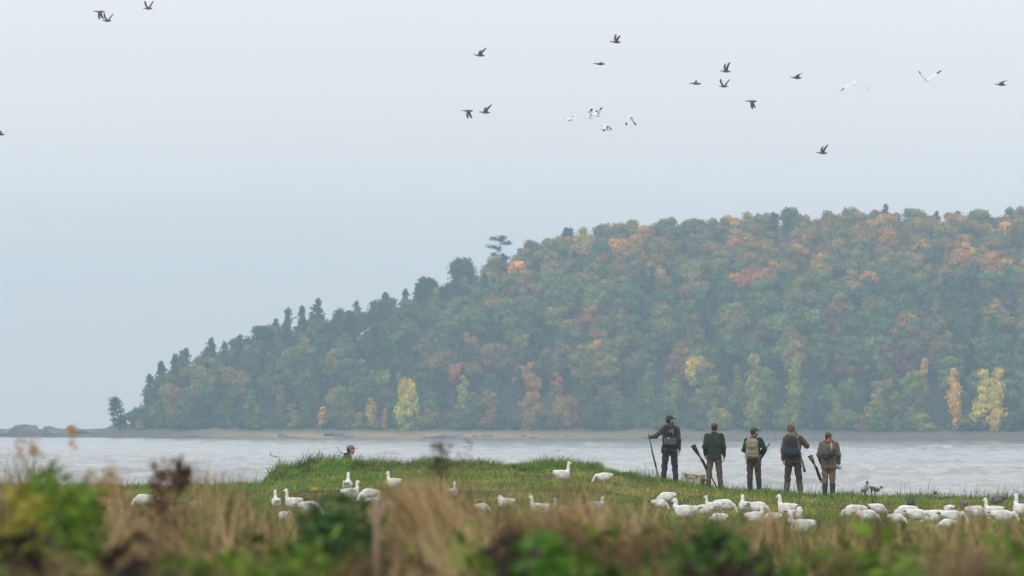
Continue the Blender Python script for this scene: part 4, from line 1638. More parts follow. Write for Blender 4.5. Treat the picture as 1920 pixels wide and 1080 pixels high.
def goose_mesh(pose):
    """white goose facing +x, body centre at z = .25, one continuous mesh"""
    P = [pe((-.02, 0, .25), (.235, .135, .14), None, .05), pe((.09, 0, .24), (.135, .115, .12), None, .05), pc((-.18, 0, .275), (-.33, 0, .30), .075, .03, .05, 1.1)]
    neck = {'up': [(.15, 0, .29), (.20, 0, .38), (.195, 0, .47), (.215, 0, .535)], 'high': [(.14, 0, .3), (.175, 0, .40), (.165, 0, .50), (.18, 0, .58)],
            'mid': [(.16, 0, .29), (.235, 0, .36), (.215, 0, .44), (.235, 0, .485)],
            'low': [(.16, 0, .27), (.28, 0, .30), (.36, 0, .24), (.41, 0, .15)], 'feed': [(.16, 0, .24), (.25, 0, .22), (.31, 0, .14), (.34, 0, .07)],
            'rest': [(.15, 0, .29), (.20, 0, .36), (.17, 0, .42), (.13, 0, .40)]}[pose]
    rr = [.078, .052, .04, .038]
    for i in range(3):
        P.append(pc(neck[i], neck[i + 1], rr[i], rr[i + 1], .03))
    h = np.array(neck[-1])
    hd = {'up': (.9, 0, -.25), 'high': (.95, 0, -.15), 'mid': (.9, 0, -.3), 'low': (.6, 0, -.8), 'feed': (.35, 0, -.9), 'rest': (-.9, 0, -.4)}[pose]
    hd = unit(np.array(hd, float))
    P += [pc(h, h + hd * .045, .045, .036, .02)]
    V, Q = blob(P, .0125)
    return V, Q, h, hd


def goose_variant(pose, legs, facet):
    V, Q, h, hd = goose_mesh(pose)
    me = {'body': (raw_mesh('body', V, Q, True), M_WHITE)}
    side = np.array([0, 1, 0])
    upv = np.cross(hd, side) * -1
    b = MB()
    rings = []
    for t, w, hh_ in ((.055, .022, .026), (.085, .018, .019), (.115, .013, .010), (.125, .006, .004)):
        c = h + hd * t
        rings.append([c + side * w * math.cos(q) + upv * hh_ * math.sin(q) for q in np.linspace(0, 2 * math.pi, 8, endpoint=False)])
    b.loft(rings)
    me['bill'] = (b, M_PINK)
    for sg, nm in ((-1, 'wing'), (1, 'wing')):
        sec = []
        for t in np.linspace(0, 1, 7):
            x = .13 - .50 * t
            hw = .085 * (1 - abs(2 * t - .8) ** 2 * .45)
            yy = sg * (.112 - .055 * t + .016 * math.sin(t * 3.1))
            zc = .285 + .025 * t
            th = .022 * (1 - t * .7) + .004
            sec.append([(x, yy + sg * th * math.cos(q), zc + hw * math.sin(q)) for q in np.linspace(0, 2 * math.pi, 10, endpoint=False)])
        bb = MB()
        bb.loft(sec)
        me.setdefault('wing', []).append((bb, M_WHITE, sg))
        tp = []
        for t in np.linspace(0, 1, 5):
            x = -.29 - .17 * t
            hw = .026 * (1 - t * .75)
            yy = sg * (.062 - .045 * t)
            tp.append([(x, yy + sg * .012 * math.cos(q) * (1 - t * .6), .318 + .012 * t + hw * math.sin(q)) for q in np.linspace(0, 2 * math.pi, 8, endpoint=False)])
        bb = MB()
        bb.loft(tp)
        me.setdefault('wing_tip', []).append((bb, M_BLACKF, sg))
    if legs:
        for sg in (-1, 1):
            bb = MB()
            bb.tube([(0.0, sg * .05, .16), (.01, sg * .055, .06), (.0, sg * .055, -.03)], [.014, .010, .010], 6)
            bb.tube([(.0, sg * .055, .004), (.04, sg * .06, .004), (.085, sg * .065, .002)], [.012, .022, .012], 6, .3)
            me.setdefault('leg', []).append((bb, M_PINK, sg))
    root = empty('goose')
    o = link('body', me['body'][0], M_WHITE, root)
    me['bill'][0].build('bill', M_PINK, root, True)
    for (bb, mm, sg), (b2, m2, _) in zip(me['wing'], me['wing_tip']):
        w = bb.build('wing', mm, root, True)
        b2.build('wing_tip', m2, w, True)
    for bb, mm, sg in me.get('leg', []):
        bb.build('leg', mm, root)
    return root


PROTO = {}


def place_goose(px, py, heading, pose, label, scale=1.0, legs=True, lift=0.0, tilt=0.0, group='white geese on the grass'):
    """px, py: middle of the body in the photograph; heading in degrees, 0 = to the right, 90 = away"""
    key = (pose, legs)
    if key not in PROTO:
        PROTO[key] = goose_variant(pose, legs, 0)
        g = PROTO[key]
    else:
        g = copy_tree(PROTO[key])
    hc = (.25 if legs else .17) * scale
    p = ground_hit(px, py, hc)
    g.location = p + Vector((0, 0, (.0 if legs else -.08 * scale) + lift))
    g.rotation_euler = (R(random.uniform(-4, 4)), R(tilt + random.uniform(-3, 3)), R(heading))
    g.scale = (scale * .96, scale * 1.12, scale * 1.15)
    tag(g, label, 'goose', group)
    return g


# heading: 0 faces right, 180 faces left, 90 faces away, -90 faces the camera
GEESE = [
    (202, 938, 95, 'low', 'leftmost white goose, small and seen from behind', .8), (267, 939, 170, 'feed', 'broad white goose feeding, second from the left', 1.15),
    (303, 942, 80, 'low', 'white goose seen from behind beside the reddish dock plant', .9), (371, 948, 20, 'feed', 'faint white goose behind tan grass right of the dock plant', .9), (205, 962, 190, 'feed', 'white goose below the leftmost goose, mostly hidden in grass', .9),
    (519, 944, 100, 'high', 'pale goose with raised neck under the hooked metal pole', .9), (549, 945, 165, 'high', 'white goose with raised neck and black tail near the hooked pole', 1.0),
    (583, 953, 10, 'feed', 'white goose feeding with dark wing tip to the left, beside the hooked pole pair', 1.15), (533, 970, 120, 'feed', 'low white goose below the pair under the hooked pole', .9),
    (651, 911, 85, 'high', 'white goose seen from behind with raised head, below the man in tan cap', 1.0), (660, 927, 15, 'up', 'white goose looking right, in front of the one seen from behind', 1.05), (690, 928, 200, 'feed', 'white goose bent down feeding right of the one looking right', 1.1),
    (737, 907, 150, 'up', 'white goose with raised head above the feeding group, beside yellow flowers', 1.0), (703, 944, 20, 'rest', 'faint white goose with curved neck above the pale stalk', .95), (727, 952, 165, 'up', 'white goose facing left beside the dry grass plume', .95),
    (848, 926, 60, 'high', 'faint grey white goose behind the tan grass plume', .85), (947, 945, 170, 'rest', 'white goose with tucked neck right of the tan grass plume', .95), (905, 953, 10, 'feed', 'faint white goose hidden behind the tan grass plume', .8),
    (1054, 893, 20, 'high', 'white goose standing on the mound with pink legs', 1.15), (1132, 896, 190, 'low', 'white goose feeding on the slope at the right end of the mound', 1.0),
    (1008, 955, 165, 'up', 'white goose with raised neck, left of two below the mound', .95), (1030, 956, 25, 'mid', 'white goose turned right, right of two below the mound', .95), (1060, 958, 180, 'feed', 'faint white goose behind brown grass below the mound', .9), (1117, 951, 15, 'mid', 'faint goose facing right behind rusty grass', .9),
    (1249, 934, 185, 'feed', 'white goose with humped back below the man in black cap', 1.05), (1238, 946, 20, 'feed', 'white goose just below the humped one', .9), (1283, 962, 170, 'mid', 'white goose facing left with brown bill under the cooler', 1.15),
    (1318, 958, 165, 'low', 'white goose low to the grass behind the one with brown bill', 1.0), (1336, 952, 172, 'up', 'white goose with raised head facing left below the green jacket', .9), (1360, 949, 10, 'feed', 'long white goose feeding right of the raised head below the green jacket', 1.15), (1346, 973, 180, 'feed', 'low white goose at the bottom below the green jacket', .85),
    (1395, 951, 110, 'up', 'white goose with upright neck below the tan backpack', .95), (1423, 953, 0, 'feed', 'white goose with humped back right of the upright one', 1.1), (1418, 972, 20, 'mid', 'white goose with black tail below the humped one', .95), (1446, 972, 200, 'feed', 'low white goose between the black tail and the curled neck', .9),
    (1474, 957, 150, 'up', 'white goose with raised head below the knitted hat hunter', 1.1), (1492, 968, 40, 'rest', 'white goose with curled neck behind the yellow breasted one', 1.0), (1502, 990, 165, 'mid', 'nearest white goose with yellow stained breast', 1.1),
    (1600, 961, 175, 'feed', 'long white goose feeding, leftmost of the group under the mallard decoys', 1.2), (1629, 970, 10, 'feed', 'white goose with dark stripe in front of the long feeding one', 1.1), (1645, 957, 30, 'feed', 'white goose behind the one with the dark stripe', 1.1), (1682, 974, 0, 'feed', 'low white goose right of the dark striped one', .85),
    (1697, 961, 170, 'feed', 'white goose below the fan tailed grey goose', 1.15), (1720, 967, 10, 'low', 'white goose facing right beside the fan tailed grey goose', 1.0), (1750, 970, 165, 'feed', 'white goose low and broad, left of the slim dark necked goose', 1.1), (1781, 958, 100, 'feed', 'white goose seen from behind, left of the slim dark necked goose', 1.0),
    (1786, 971, 20, 'low', 'white goose reaching right below the slim dark necked goose', 1.1), (1775, 984, 180, 'feed', 'small low white goose lowest of the right hand group', .8), (1832, 962, 10, 'feed', 'long white goose feeding right of the slim dark necked goose', 1.15),
    (1862, 962, 155, 'up', 'white goose with raised head, left of the last two', 1.05), (1882, 970, 0, 'low', 'white goose reaching right with bent neck near the right edge', 1.05), (1912, 958, 130, 'high', 'rightmost white goose with tall upright neck', 1.1)]
for px, py, hd, pose, lab, sc in GEESE:
    place_goose(px, py, hd, pose, lab, sc * (.64 if pose in ('feed', 'low') else .66), pose not in ('feed', 'rest') or (px == 1132))
# yellow stain on the nearest goose's breast
near = [o for o in COL.objects if o.get('label', '').startswith('nearest white goose')][0]
M_STAIN = mat('yellow_feathers', (.72, .47, .09), .7, .15, 20, .2)
blob_obj('stained_breast', [pe((.15, 0, .275), (.085, .088, .085), None, .03), pc((.17, 0, .28), (.222, 0, .345), .07, .058, .03)], .0125, M_STAIN, near)

# dark and grey geese, mallard decoys, stakes
def grey_goose(px, py, hd, pose, label, fan=False, scale=1.0):
    g = empty('grey_goose')
    V, Q, h, hdv = goose_mesh(pose)
    mesh_obj('body', V, Q, M_GREYF, g, True)
    b = MB()
    b.loft([[h + hdv * t + np.array([0, 1, 0]) * w * math.cos(q) + np.array([0, 0, 1]) * w * math.sin(q) for q in np.linspace(0, 6.28, 8, endpoint=False)] for t, w in ((.05, .022), (.09, .016), (.12, .006))])
    b.build('bill', M_PINK, g)
    for sg in (-1, 1):
        sec = []
        for t in np.linspace(0, 1, 6):
            sec.append([(.13 - .5 * t, sg * (.116 - .06 * t) + sg * .02 * math.cos(q), .285 + .03 * t + .085 * (1 - abs(2 * t - .8) ** 2 * .45) * math.sin(q)) for q in np.linspace(0, 6.28, 10, endpoint=False)])
        b = MB()
        b.loft(sec)
        b.build('wing', M_DARKBIRD, g, True)
    if fan:
        for k in range(9):
            a = (k - 4) * .26
            b = MB()
            c0 = np.array([-.2, 0, .30])
            dirn = np.array([-.35, math.sin(a), math.cos(a)])
            b.tube([c0, c0 + dirn * .14, c0 + dirn * .27, c0 + dirn * .29], [.014, .040, .046, .02], 8, .2)
            b.build('tail_feather', [M_GREYF, M_DARKBIRD][k % 2], g)
    p = ground_hit(px, py, .24 * scale)
    g.location = p
    g.scale = (scale,) * 3
    g.rotation_euler = (0, 0, R(hd))
    tag(g, label, 'goose', 'grey geese and decoys near the water')
    return g


grey_goose(1709, 947, 80, 'feed', 'grey brown goose with fanned striped tail feathers', True, .74)
grey_goose(1808, 948, 95, 'up', 'slim grey goose with dark upright neck seen from behind', False, .66)
grey_goose(1868, 938, 170, 'feed', 'brownish goose lying at the grass edge near the right', False, .72)
grey_goose(1919, 948, 160, 'feed', 'dark goose cut off by the right edge', False, .7)

M_GREENHEAD = mat('glossy_green_head', (.015, .09, .06), .3, .2, 20, 0, spec=.6)
M_SILVER = mat('silver_wing', (.42, .46, .50), .35, .2, 30, .1, metal=.3)
M_TEAL = mat('blue_wing_patch', (.08, .25, .40), .4, .2, 30, 0)
M_DUCKBR = ramp_mat('mottled_brown_decoy', [(0, (.06, .045, .03)), (.45, (.16, .12, .08)), (.6, (.3, .26, .2))], 34, .7, 4, False)
M_YELLOWBILL = mat('yellow_bill', (.55, .42, .08), .5, .1, 20, 0)


def duck(px, py, h, hd, label, head_mat, spread, stake, scale=1.0, pitch=0):
    g = empty('duck_decoy')
    P = [pe((0, 0, 0), (.19, .09, .085), None, .04), pc((-.13, 0, .02), (-.24, 0, .05), .05, .02, .04), pc((.12, 0, .03), (.19, 0, .11), .05, .036, .04)]
    blob_obj('body', P, .010, M_DUCKBR, g)
    blob_obj('head', [pe((.205, 0, .145), (.055, .042, .046)), pc((.185, 0, .10), (.2, 0, .14), .037, .036, .02)], .009, head_mat, g)
    b = MB()
    b.tube([(.18, 0, .085), (.19, 0, .098)], .041, 10)
    b.build('neck_ring', M_WHITE, g)
    b = MB()
    b.tube([(.245, 0, .138), (.285, 0, .128), (.31, 0, .124)], [.018, .02, .01], 8, .4)
    b.build('bill', M_YELLOWBILL, g)
    for sg in (-1, 1):
        b = MB()
        if spread:
            pts = [(.06, sg * .07, .05), (.05, sg * .17, .10), (.02, sg * .27, .12), (-.01, sg * .34, .10)]
            b.tube(pts, [.055, .062, .055, .02], 8, .2)
            w = b.build('wing', M_SILVER, g)
        else:
            b.tube([(.10, sg * .08, .03), (.0, sg * .095, .035), (-.12, sg * .075, .05), (-.2, sg * .045, .06)], [.03, .055, .04, .012], 8, .5)
            w = b.build('wing', M_DUCKBR, g)
            b = MB()
            b.tube([(-.04, sg * .112, .03), (-.11, sg * .1, .035)], [.022, .018], 7, .5)
            b.build('wing_patch', M_TEAL, w)
    p = ground_hit(px, py, h)
    g.location = p + Vector((0, 0, h))
    g.rotation_euler = (0, R(pitch), R(hd))
    g.scale = (scale,) * 3
    tag(g, label, 'duck decoy', 'grey geese and decoys near the water')
    if stake:
        b = MB()
        b.tube([p + Vector((0, 0, -.1)), p + Vector((.01, 0, h * .5)), p + Vector((0, 0, h - .05))], .012, 6)
        o = b.build('decoy_stake', M_GUNMETAL)
        tag(o, stake, 'stake')
    return g


duck(1622, 917, .36, 60, 'mallard decoy with spread silver wings on a stake', M_GREENHEAD, True, 'thin metal stake under the silver winged decoy', .8, -20)
duck(1640, 917, .34, 10, 'mallard decoy with green head turned right beside the silver winged one', M_GREENHEAD, False, 'thin metal stake under the green headed decoy', .7, 20)
duck(1767, 934, .08, 200, 'brown mallard decoy with blue wing patch lying at the grass edge', M_GREENHEAD, False, None, 1.0)
sp = ground_hit(1637, 948, 0)
b = MB()
b.tube([sp + Vector((0, 0, -.1)), sp + Vector((-.02, 0, .2)), sp + Vector((-.045, 0, .40)), sp + Vector((-.055, 0, .43))], [.016, .014, .02, .012], 6)
tag(b.build('dark_stake', M_RUBBER), 'leaning dark stake in the grass in front of the mallard decoys', 'stake')
sp = ground_hit(1818, 942, 0)
b = MB()
b.tube([sp + Vector((0, 0, -.1)), sp + Vector((.03, 0, .12)), sp + Vector((.055, 0, .23))], [.014, .012, .009], 6)
tag(b.build('dark_stake', M_RUBBER), 'short dark stake at the grass edge above the right hand geese', 'stake')

# bent steel pole at the end of the mound
pp = at(519, 906, 149)
zt = at(519, 860, 149).z
b = MB()
x0_ = at(524, 860, 149).x
b.tube([(pp.x, 149, pp.z - .3), ((pp.x + x0_) / 2, 149, (pp.z + zt) / 2), (x0_, 149, zt), (x0_ - .03, 149, zt + .05), (at(516, 0, 149).x, 149, at(0, 856, 149).z + .02), (at(510, 0, 149).x, 149, at(0, 854, 149).z + .02), (at(508.5, 0, 149).x, 149, at(0, 850, 149).z), (at(510, 0, 149).x, 149, at(0, 847, 149).z)],
       [.013] * 8, 7)
tag(b.build('hooked_pole', M_METAL), 'thin steel pole with a bent hook at the left end of the mound', 'pole')


# ------------------------------------------------------------------ geese in flight
def wing_mesh(flap, tip, sweep, span, t0, t1, sg):
    """closed thin wing from span fraction t0 to t1, root at the origin, chord along x; flap and tip angles in degrees"""
    b = MB()
    secs = []
    for t in np.linspace(t0, t1, 7):
        ang1 = R(flap)
        if t < .45:
            y, z = math.cos(ang1) * t * span, math.sin(ang1) * t * span
        else:
            a2 = R(flap + tip)
            y = math.cos(ang1) * .45 * span + math.cos(a2) * (t - .45) * span
            z = math.sin(ang1) * .45 * span + math.sin(a2) * (t - .45) * span
        chord = .19 * (1 - .25 * t) * (1 if t < .8 else max(.12, 1 - ((t - .8) / .2) ** 2 * .85))
        x = sweep * (t ** 1.5) * span * -.5 + .05 * math.sin(t * 3)
        th = .016 * (1 - .7 * t)
        sec = []
        for q in np.linspace(0, 2 * math.pi, 8, endpoint=False):
            sec.append((x + chord * .5 * math.cos(q) - chord * .1, sg * y, z + th * math.sin(q)))
        secs.append(sec)
    b.loft(secs)
    return b


FLY_BODY = blob([pe((0, 0, 0), (.21, .085, .082), None, .05), pc((.14, 0, .0), (.34, 0, .03), .06, .034, .04), pc((.34, 0, .03), (.41, 0, .032), .036, .03, .02), pc((-.15, 0, .0), (-.30, 0, .01), .06, .022, .05, 1.3)], .014)


def flyer(px, py, heading, near, far, label, white=False, Y=285.0, tip=(14, 14), sweep=.35, span=.64, scale=.76, pitch=0, roll=0):
    """near and far: flap angle in degrees of the wing on the camera's side and of the other one"""
    g = empty('flying_goose', at(px, py, Y))
    col = M_WHITE if white else M_DARKBIRD
    me = raw_mesh('body', FLY_BODY[0], FLY_BODY[1], True)
    link('body', me, col, g)
    b = MB()
    b.tube([(.43, 0, .03), (.475, 0, .025), (.5, 0, .022)], [.022, .017, .006], 7)
    b.build('bill', M_PINK if white else M_DARKBIRD2, g)
    for sg, fl, tp in ((1, near, tip[0]), (-1, far, tip[1])):
        w = wing_mesh(fl, tp, sweep, span, 0.0, .70 if white else 1.0, sg)
        o = w.build('wing', col if white else M_DARKBIRD2, g, True, (.03, sg * .05, .03))
        if white:
            w2 = wing_mesh(fl, tp, sweep, span, .695, 1.02, sg)
            w2.build('wing_tip', M_BLACKF, o, True)
    g.rotation_euler = (R(roll), R(pitch), R(heading))
    g.scale = (scale,) * 3
    tag(g, label, 'goose', 'geese flying in the sky')
    return g


# heading 180 flies left; its left wing (sg=+1) is then the one nearest the camera
D, W = False, True
flyer(188, 22, 165, -62, -48, 'dark goose with wings down, highest of the left pair', tip=(-6, -6))
flyer(202, 39, 142, 44, 40, 'dark goose with wings raised in a V just below the one with wings down')
flyer(279, 16, 145, 38, 46, 'dark goose with wings raised near the top, right of the left pair')
flyer(0, 252, 180, 10, 10, 'dark goose half cut off by the left edge')
flyer(901, 104, 200, 40, 30, 'dark goose with wing swept back, highest left of the middle birds', sweep=.9)
flyer(1156, 79, 196, 30, 50, 'dark goose with both wings raised above all other middle birds')
flyer(1126, 120, 178, -8, 8, 'dark goose gliding with wings level', span=.55)
flyer(879, 208, 160, -58, -50, 'dark goose with wings down, left of the low left pair', tip=(-8, -8))
flyer(911, 211, 202, 44, 30, 'dark goose with swept wing, right of the low left pair', sweep=.9)
flyer(1306, 157, 185, -25, 20, 'dark goose with level wings, leftmost of the trio', span=.5)
flyer(1362, 134, 205, 62, 50, 'dark goose with wings straight up, top of the trio', sweep=.5)
flyer(1358, 162, 138, 38, 40, 'dark goose with wings in a wide V, below the one with wings straight up')
flyer(1411, 190, 165, -62, -40, 'dark goose with wings down, right of the trio', tip=(-10, -10))
flyer(1495, 146, 195, 38, 30, 'dark goose with wing raised, between the trio and the wide winged white goose', sweep=.8, tip=(-25, -25))
flyer(1543, 287, 200, 50, 36, 'lowest dark goose flying just above the ridge sky', sweep=.8)
flyer(1878, 159, 195, 36, 30, 'dark goose at the far right of the flock', sweep=.8, tip=(-25, -20))
flyer(1068, 224, 170, -8, 14, 'white goose gliding with level black tipped wings, leftmost white one', True, span=.78, tip=(-10, 5))
flyer(1107, 221, 190, 60, 40, 'greyish white goose with raised wings, front of the tight white cluster', True, sweep=.3)
flyer(1121, 217, 200, 50, 28, 'white goose with black tips raised, behind in the tight white cluster', True, Y=292, sweep=.6)
flyer(1137, 235, 150, -40, -20, 'white goose with wings down, lower right of the tight white cluster', True, tip=(-14, -14))
flyer(1139, 243, 180, 12, 20, 'pale goose directly beneath the white goose with wings down', True, Y=296, span=.5)
flyer(1181, 219, 140, -46, -42, 'white goose with both black tipped wings down, right of the cluster', True, tip=(-14, -14), span=.8)
flyer(1602, 156, 105, -26, -18, 'white goose with widely spread drooping wings', True, tip=(-14, -14), span=.95, scale=.85, pitch=-22)
flyer(1738, 150, 125, 26, 32, 'white goose with black tips raised in a wide V', True, span=.95, scale=.9, pitch=-20)

# ------------------------------------------------------------------ grass of the field
def blades(P, h, w, az, lean, face, seg=2):
    """curved blades as five-point ribbons; returns V (n*5,3), F"""
    n = len(P)
    lx, ly = np.cos(az) * lean, np.sin(az) * lean
    sx, sy = np.cos(face) * w * .5, np.sin(face) * w * .5
    V = np.zeros((n, 5, 3))
    z = np.zeros(n)
    side = np.stack([sx, sy, z], 1)
    up1 = np.stack([lx * h * .28, ly * h * .28, h * .58], 1)
    up2 = np.stack([lx * h, ly * h, h * np.sqrt(np.clip(1 - lean ** 2 * .6, .15, 1))], 1)
    V[:, 0] = P - side
    V[:, 1] = P + side
    V[:, 2] = P + up1 - side * .8
    V[:, 3] = P + up1 + side * .8
    V[:, 4] = P + up2
    k = np.arange(n)[:, None] * 5
    Fc = np.concatenate([k + np.array([[0, 1, 3]]), k + np.array([[0, 3, 2]]), k + np.array([[2, 3, 4]])])
    return V.reshape(-1, 3), Fc


def mixcol(a, b, t):
    return np.array(a) * (1 - t[:, None]) + np.array(b) * t[:, None]


gr = np.random.default_rng(77)
# short field grass
n = 330000
yy = 78 + (153.6 - 78) * gr.random(n) ** .8
xx = (gr.random(n) * 2 - 1) * (.093 * yy + 2)
dens = vnoise(xx, yy, .8, 60) * .6 + vnoise(xx, yy, .25, 61) * .4
ok = gr.random(n) < .35 + dens
xx, yy, dens = xx[ok], yy[ok], dens[ok]
n = len(xx)
patch = vnoise(xx, yy * .6, 2.6, 62) * .6 + vnoise(xx, yy * .8, .7, 63) * .4
edge = smooth01((yy - 141) / 8)
tuftn = smooth01((vnoise(xx, yy, .55, 66) - .62) / .15)
h = (.03 + .09 * dens ** 1.5 + .09 * edge * gr.random(n) * dens + .09 * tuftn) * gr.uniform(.6, 1.4, n)
c = mixcol((.13, .215, .035), (.34, .30, .10), np.clip((patch - .34) * 2.6, 0, 1) * (1 - .75 * edge))
c = c * (1 - .5 * edge[:, None]) + np.array((.12, .24, .035)) * (.5 * edge[:, None])
c = c * gr.uniform(.5, 1.5, (n, 1)) * (.75 + .6 * vnoise(xx, yy, .35, 64))[:, None]
bare = smooth01((vnoise(xx, yy * .35, 1.1, 67) - .60) / .12) * (1 - .8 * edge)
c = c * (1 - .7 * bare[:, None]) + np.array((.13, .085, .05)) * (.7 * bare[:, None])
h = h * (1 - .5 * bare)
V, Fc = blades(np.stack([xx, yy, G(xx, yy) - .01], 1), h, gr.uniform(.010, .024, n), gr.uniform(0, 6.28, n), gr.uniform(.1, .9, n), gr.uniform(0, 6.28, n))
tag(mesh_obj('grass', V, Fc, M_LEAF, col=np.repeat(c, 5, 0)), 'short green and straw coloured grass of the shore field', 'grass', kind='stuff')

# taller grass along the crest of the mound and the edge behind the men
n = 70000
pxs = gr.uniform(495, 1320, n)
yy = gr.uniform(144.5, 153.4, n)
xx = np.array((pxs - 960) / F) * yy
tall = np.interp(pxs, [495, 515, 560, 640, 700, 760, 860, 960, 1060, 1110, 1140, 1180, 1220, 1320], [.2, .46, .46, .5, .42, .34, .40, .36, .40, .38, .24, .20, .17, .12])
lump = .30 + 1.15 * vnoise(xx, yy * .5, .45, 70) ** 1.3
depth = .25 + .75 * smooth01((yy - 146) / 4)
h = tall * lump * depth * gr.uniform(.5, 1.25, n)
brown = np.interp(pxs, [495, 660, 690, 740, 800, 900, 940, 980, 1320], [.1, .15, .5, .45, .35, .4, .4, .12, .15])
c = mixcol((.055, .135, .018), (.21, .30, .05), gr.random(n)) * (.35 + 1.3 * vnoise(xx, yy * .5, .3, 73))[:, None]
isb = gr.random(n) < brown * (.4 + vnoise(xx, yy, .5, 71))
c[isb] = mixcol((.12, .085, .05), (.24, .18, .10), gr.random(isb.sum()))
V, Fc = blades(np.stack([xx, yy, G(xx, yy) - .02], 1), h, gr.uniform(.010, .030, n), gr.normal(.3, 1.4, n), gr.uniform(.2, .95, n), gr.uniform(0, 6.28, n))
tag(mesh_obj('tall_grass', V, Fc, M_LEAF, col=np.repeat(c, 5, 0)), 'rank green tussock grass along the crest of the mound', 'grass', kind='stuff')

# sparse weeds along the water's edge on the right and the left
n = 4400
pxs = np.concatenate([gr.uniform(1180, 1930, n // 2), gr.normal(1600, 14, 120), gr.normal(1725, 22, 200), gr.normal(1890, 26, 240), gr.normal(1215, 18, 300), gr.normal(460, 30, 260), gr.uniform(180, 500, 500)])
n = len(pxs)
yy = gr.uniform(151.2, 153.4, n)
xx = (pxs - 960) / F * yy
h = gr.gamma(2.0, .075, n) + .05
c = mixcol((.06, .095, .03), (.20, .16, .09), gr.random(n))
V, Fc = blades(np.stack([xx, yy, G(xx, yy) - .02], 1), h, gr.uniform(.006, .014, n), gr.normal(0, 1.5, n), gr.uniform(.05, .6, n), gr.uniform(0, 6.28, n))
tag(mesh_obj('bank_weeds', V, Fc, M_LEAF, col=np.repeat(c, 5, 0)), 'thin straggling weeds on the bank at the water edge', 'weeds', kind='stuff')

# dark leafless twig beside the hidden man
tb_ = at(652, 862, 153.2)
b = MB()
o_ = Vector((0, 0, 0))
b.tube([(0, 0, -.3), (-.05, 0, .05), (-.13, 0, .17), (-.24, 0, .25), (-.29, 0, .34)], [.012, .010, .008, .006, .003], 5)
b.tube([(-.05, 0, .05), (-.16, 0, .09), (-.27, .02, .10)], [.008, .006, .003], 5)
b.tube([(-.13, 0, .17), (-.2, 0, .17), (-.28, .02, .19)], [.007, .005, .003], 5)
for x, z in ((-.2, .10), (-.25, .105), (-.22, .24), (-.27, .31), (-.24, .18), (-.16, .2)):
    b.tube([(x, 0, z), (x - .025, 0, z + .02), (x - .045, .0, z + .018)], [.004, .013, .003], 5, .4)
tag(b.build('twig', M_HAIR, loc=tb_), 'dark leafy twig sticking up beside the man in tan cap', 'twig')


# ------------------------------------------------------------------ blurred plants close to the camera
def arching(P, h, w, az, lean, face, seg=4):
    """longer ribbons with seg segments"""
    n = len(P)
    V = np.zeros((n, seg * 2 + 1, 3))
    side = np.stack([np.cos(face) * w * .5, np.sin(face) * w * .5, np.zeros(n)], 1)
    for i in range(seg + 1):
        t = i / seg
        off = np.stack([np.cos(az) * lean * h * t ** 2, np.sin(az) * lean * h * t ** 2, h * (t - .35 * lean * t ** 3)], 1)
        if i < seg:
            k = (1 - t) ** .35
            V[:, 2 * i] = P + off - side * k
            V[:, 2 * i + 1] = P + off + side * k
        else:
            V[:, -1] = P + off
    k = np.arange(n)[:, None] * (seg * 2 + 1)
    Fc = []
    for i in range(seg - 1):
        Fc += [k + np.array([[2 * i, 2 * i + 1, 2 * i + 3]]), k + np.array([[2 * i, 2 * i + 3, 2 * i + 2]])]
    Fc.append(k + np.array([[2 * seg - 2, 2 * seg - 1, 2 * seg]]))
    return V.reshape(-1, 3), np.concatenate(Fc), seg * 2 + 1


def leaf_blades(base, tip, w, r):
    """lens shaped leaves from base to tip"""
    n = len(base)
    d = tip - base
    s = unit(np.cross(d, r.normal(size=(n, 3)))) * w[:, None] * .5
    m = base + d * .45
    drop = unit(np.cross(d, s)) * w[:, None] * .15
    V = np.stack([base, m - s, m + s, tip + drop, m - drop], 1).reshape(-1, 3)
    k = np.arange(n)[:, None] * 5
    Fc = np.concatenate([k + np.array([[0, 4, 1]]), k + np.array([[0, 2, 4]]), k + np.array([[1, 4, 3]]), k + np.array([[4, 2, 3]])])
    return V, Fc


PROF_X = np.array([-200, 0, 60, 100, 150, 250, 330, 420, 470, 520, 600, 640, 700, 760, 800, 870, 930, 1000, 1060, 1100, 1180, 1250, 1330, 1440, 1500, 1580, 1650, 1700, 1780, 1850, 1920, 2100], float)
PROF_Y = np.array([895, 900, 895, 905, 930, 938, 925, 922, 930, 955, 962, 950, 965, 945, 915, 925, 958, 955, 938, 928, 955, 978, 975, 980, 1002, 992, 972, 975, 980, 975, 962, 955], float)
STRAW = ((.38, .235, .095), (.66, .47, .25))
BROWN = ((.075, .038, .018), (.22, .12, .06))
GREEN = ((.04, .10, .008), (.17, .27, .03))
OLIVE = ((.11, .13, .035), (.24, .22, .08))
fr = np.random.default_rng(404)


class Clump:
    def __init__(self):
        self.V, self.F, self.C, self.n = [], [], [], 0

    def add(self, V, Fc, c):
        self.V.append(V)
        self.F.append(Fc + self.n)
        self.C.append(c)
        self.n += len(V)

    def obj(self, name, label, cat, kind=None, group=None):
        o = mesh_obj(name, np.concatenate(self.V), np.concatenate(self.F), M_LEAF, col=np.concatenate(self.C))
        return tag(o, label, cat, group, kind)


def top_h(px, py, Y):
    d0 = (py - HORIZON) / F * Y
    return CAM_Z - d0


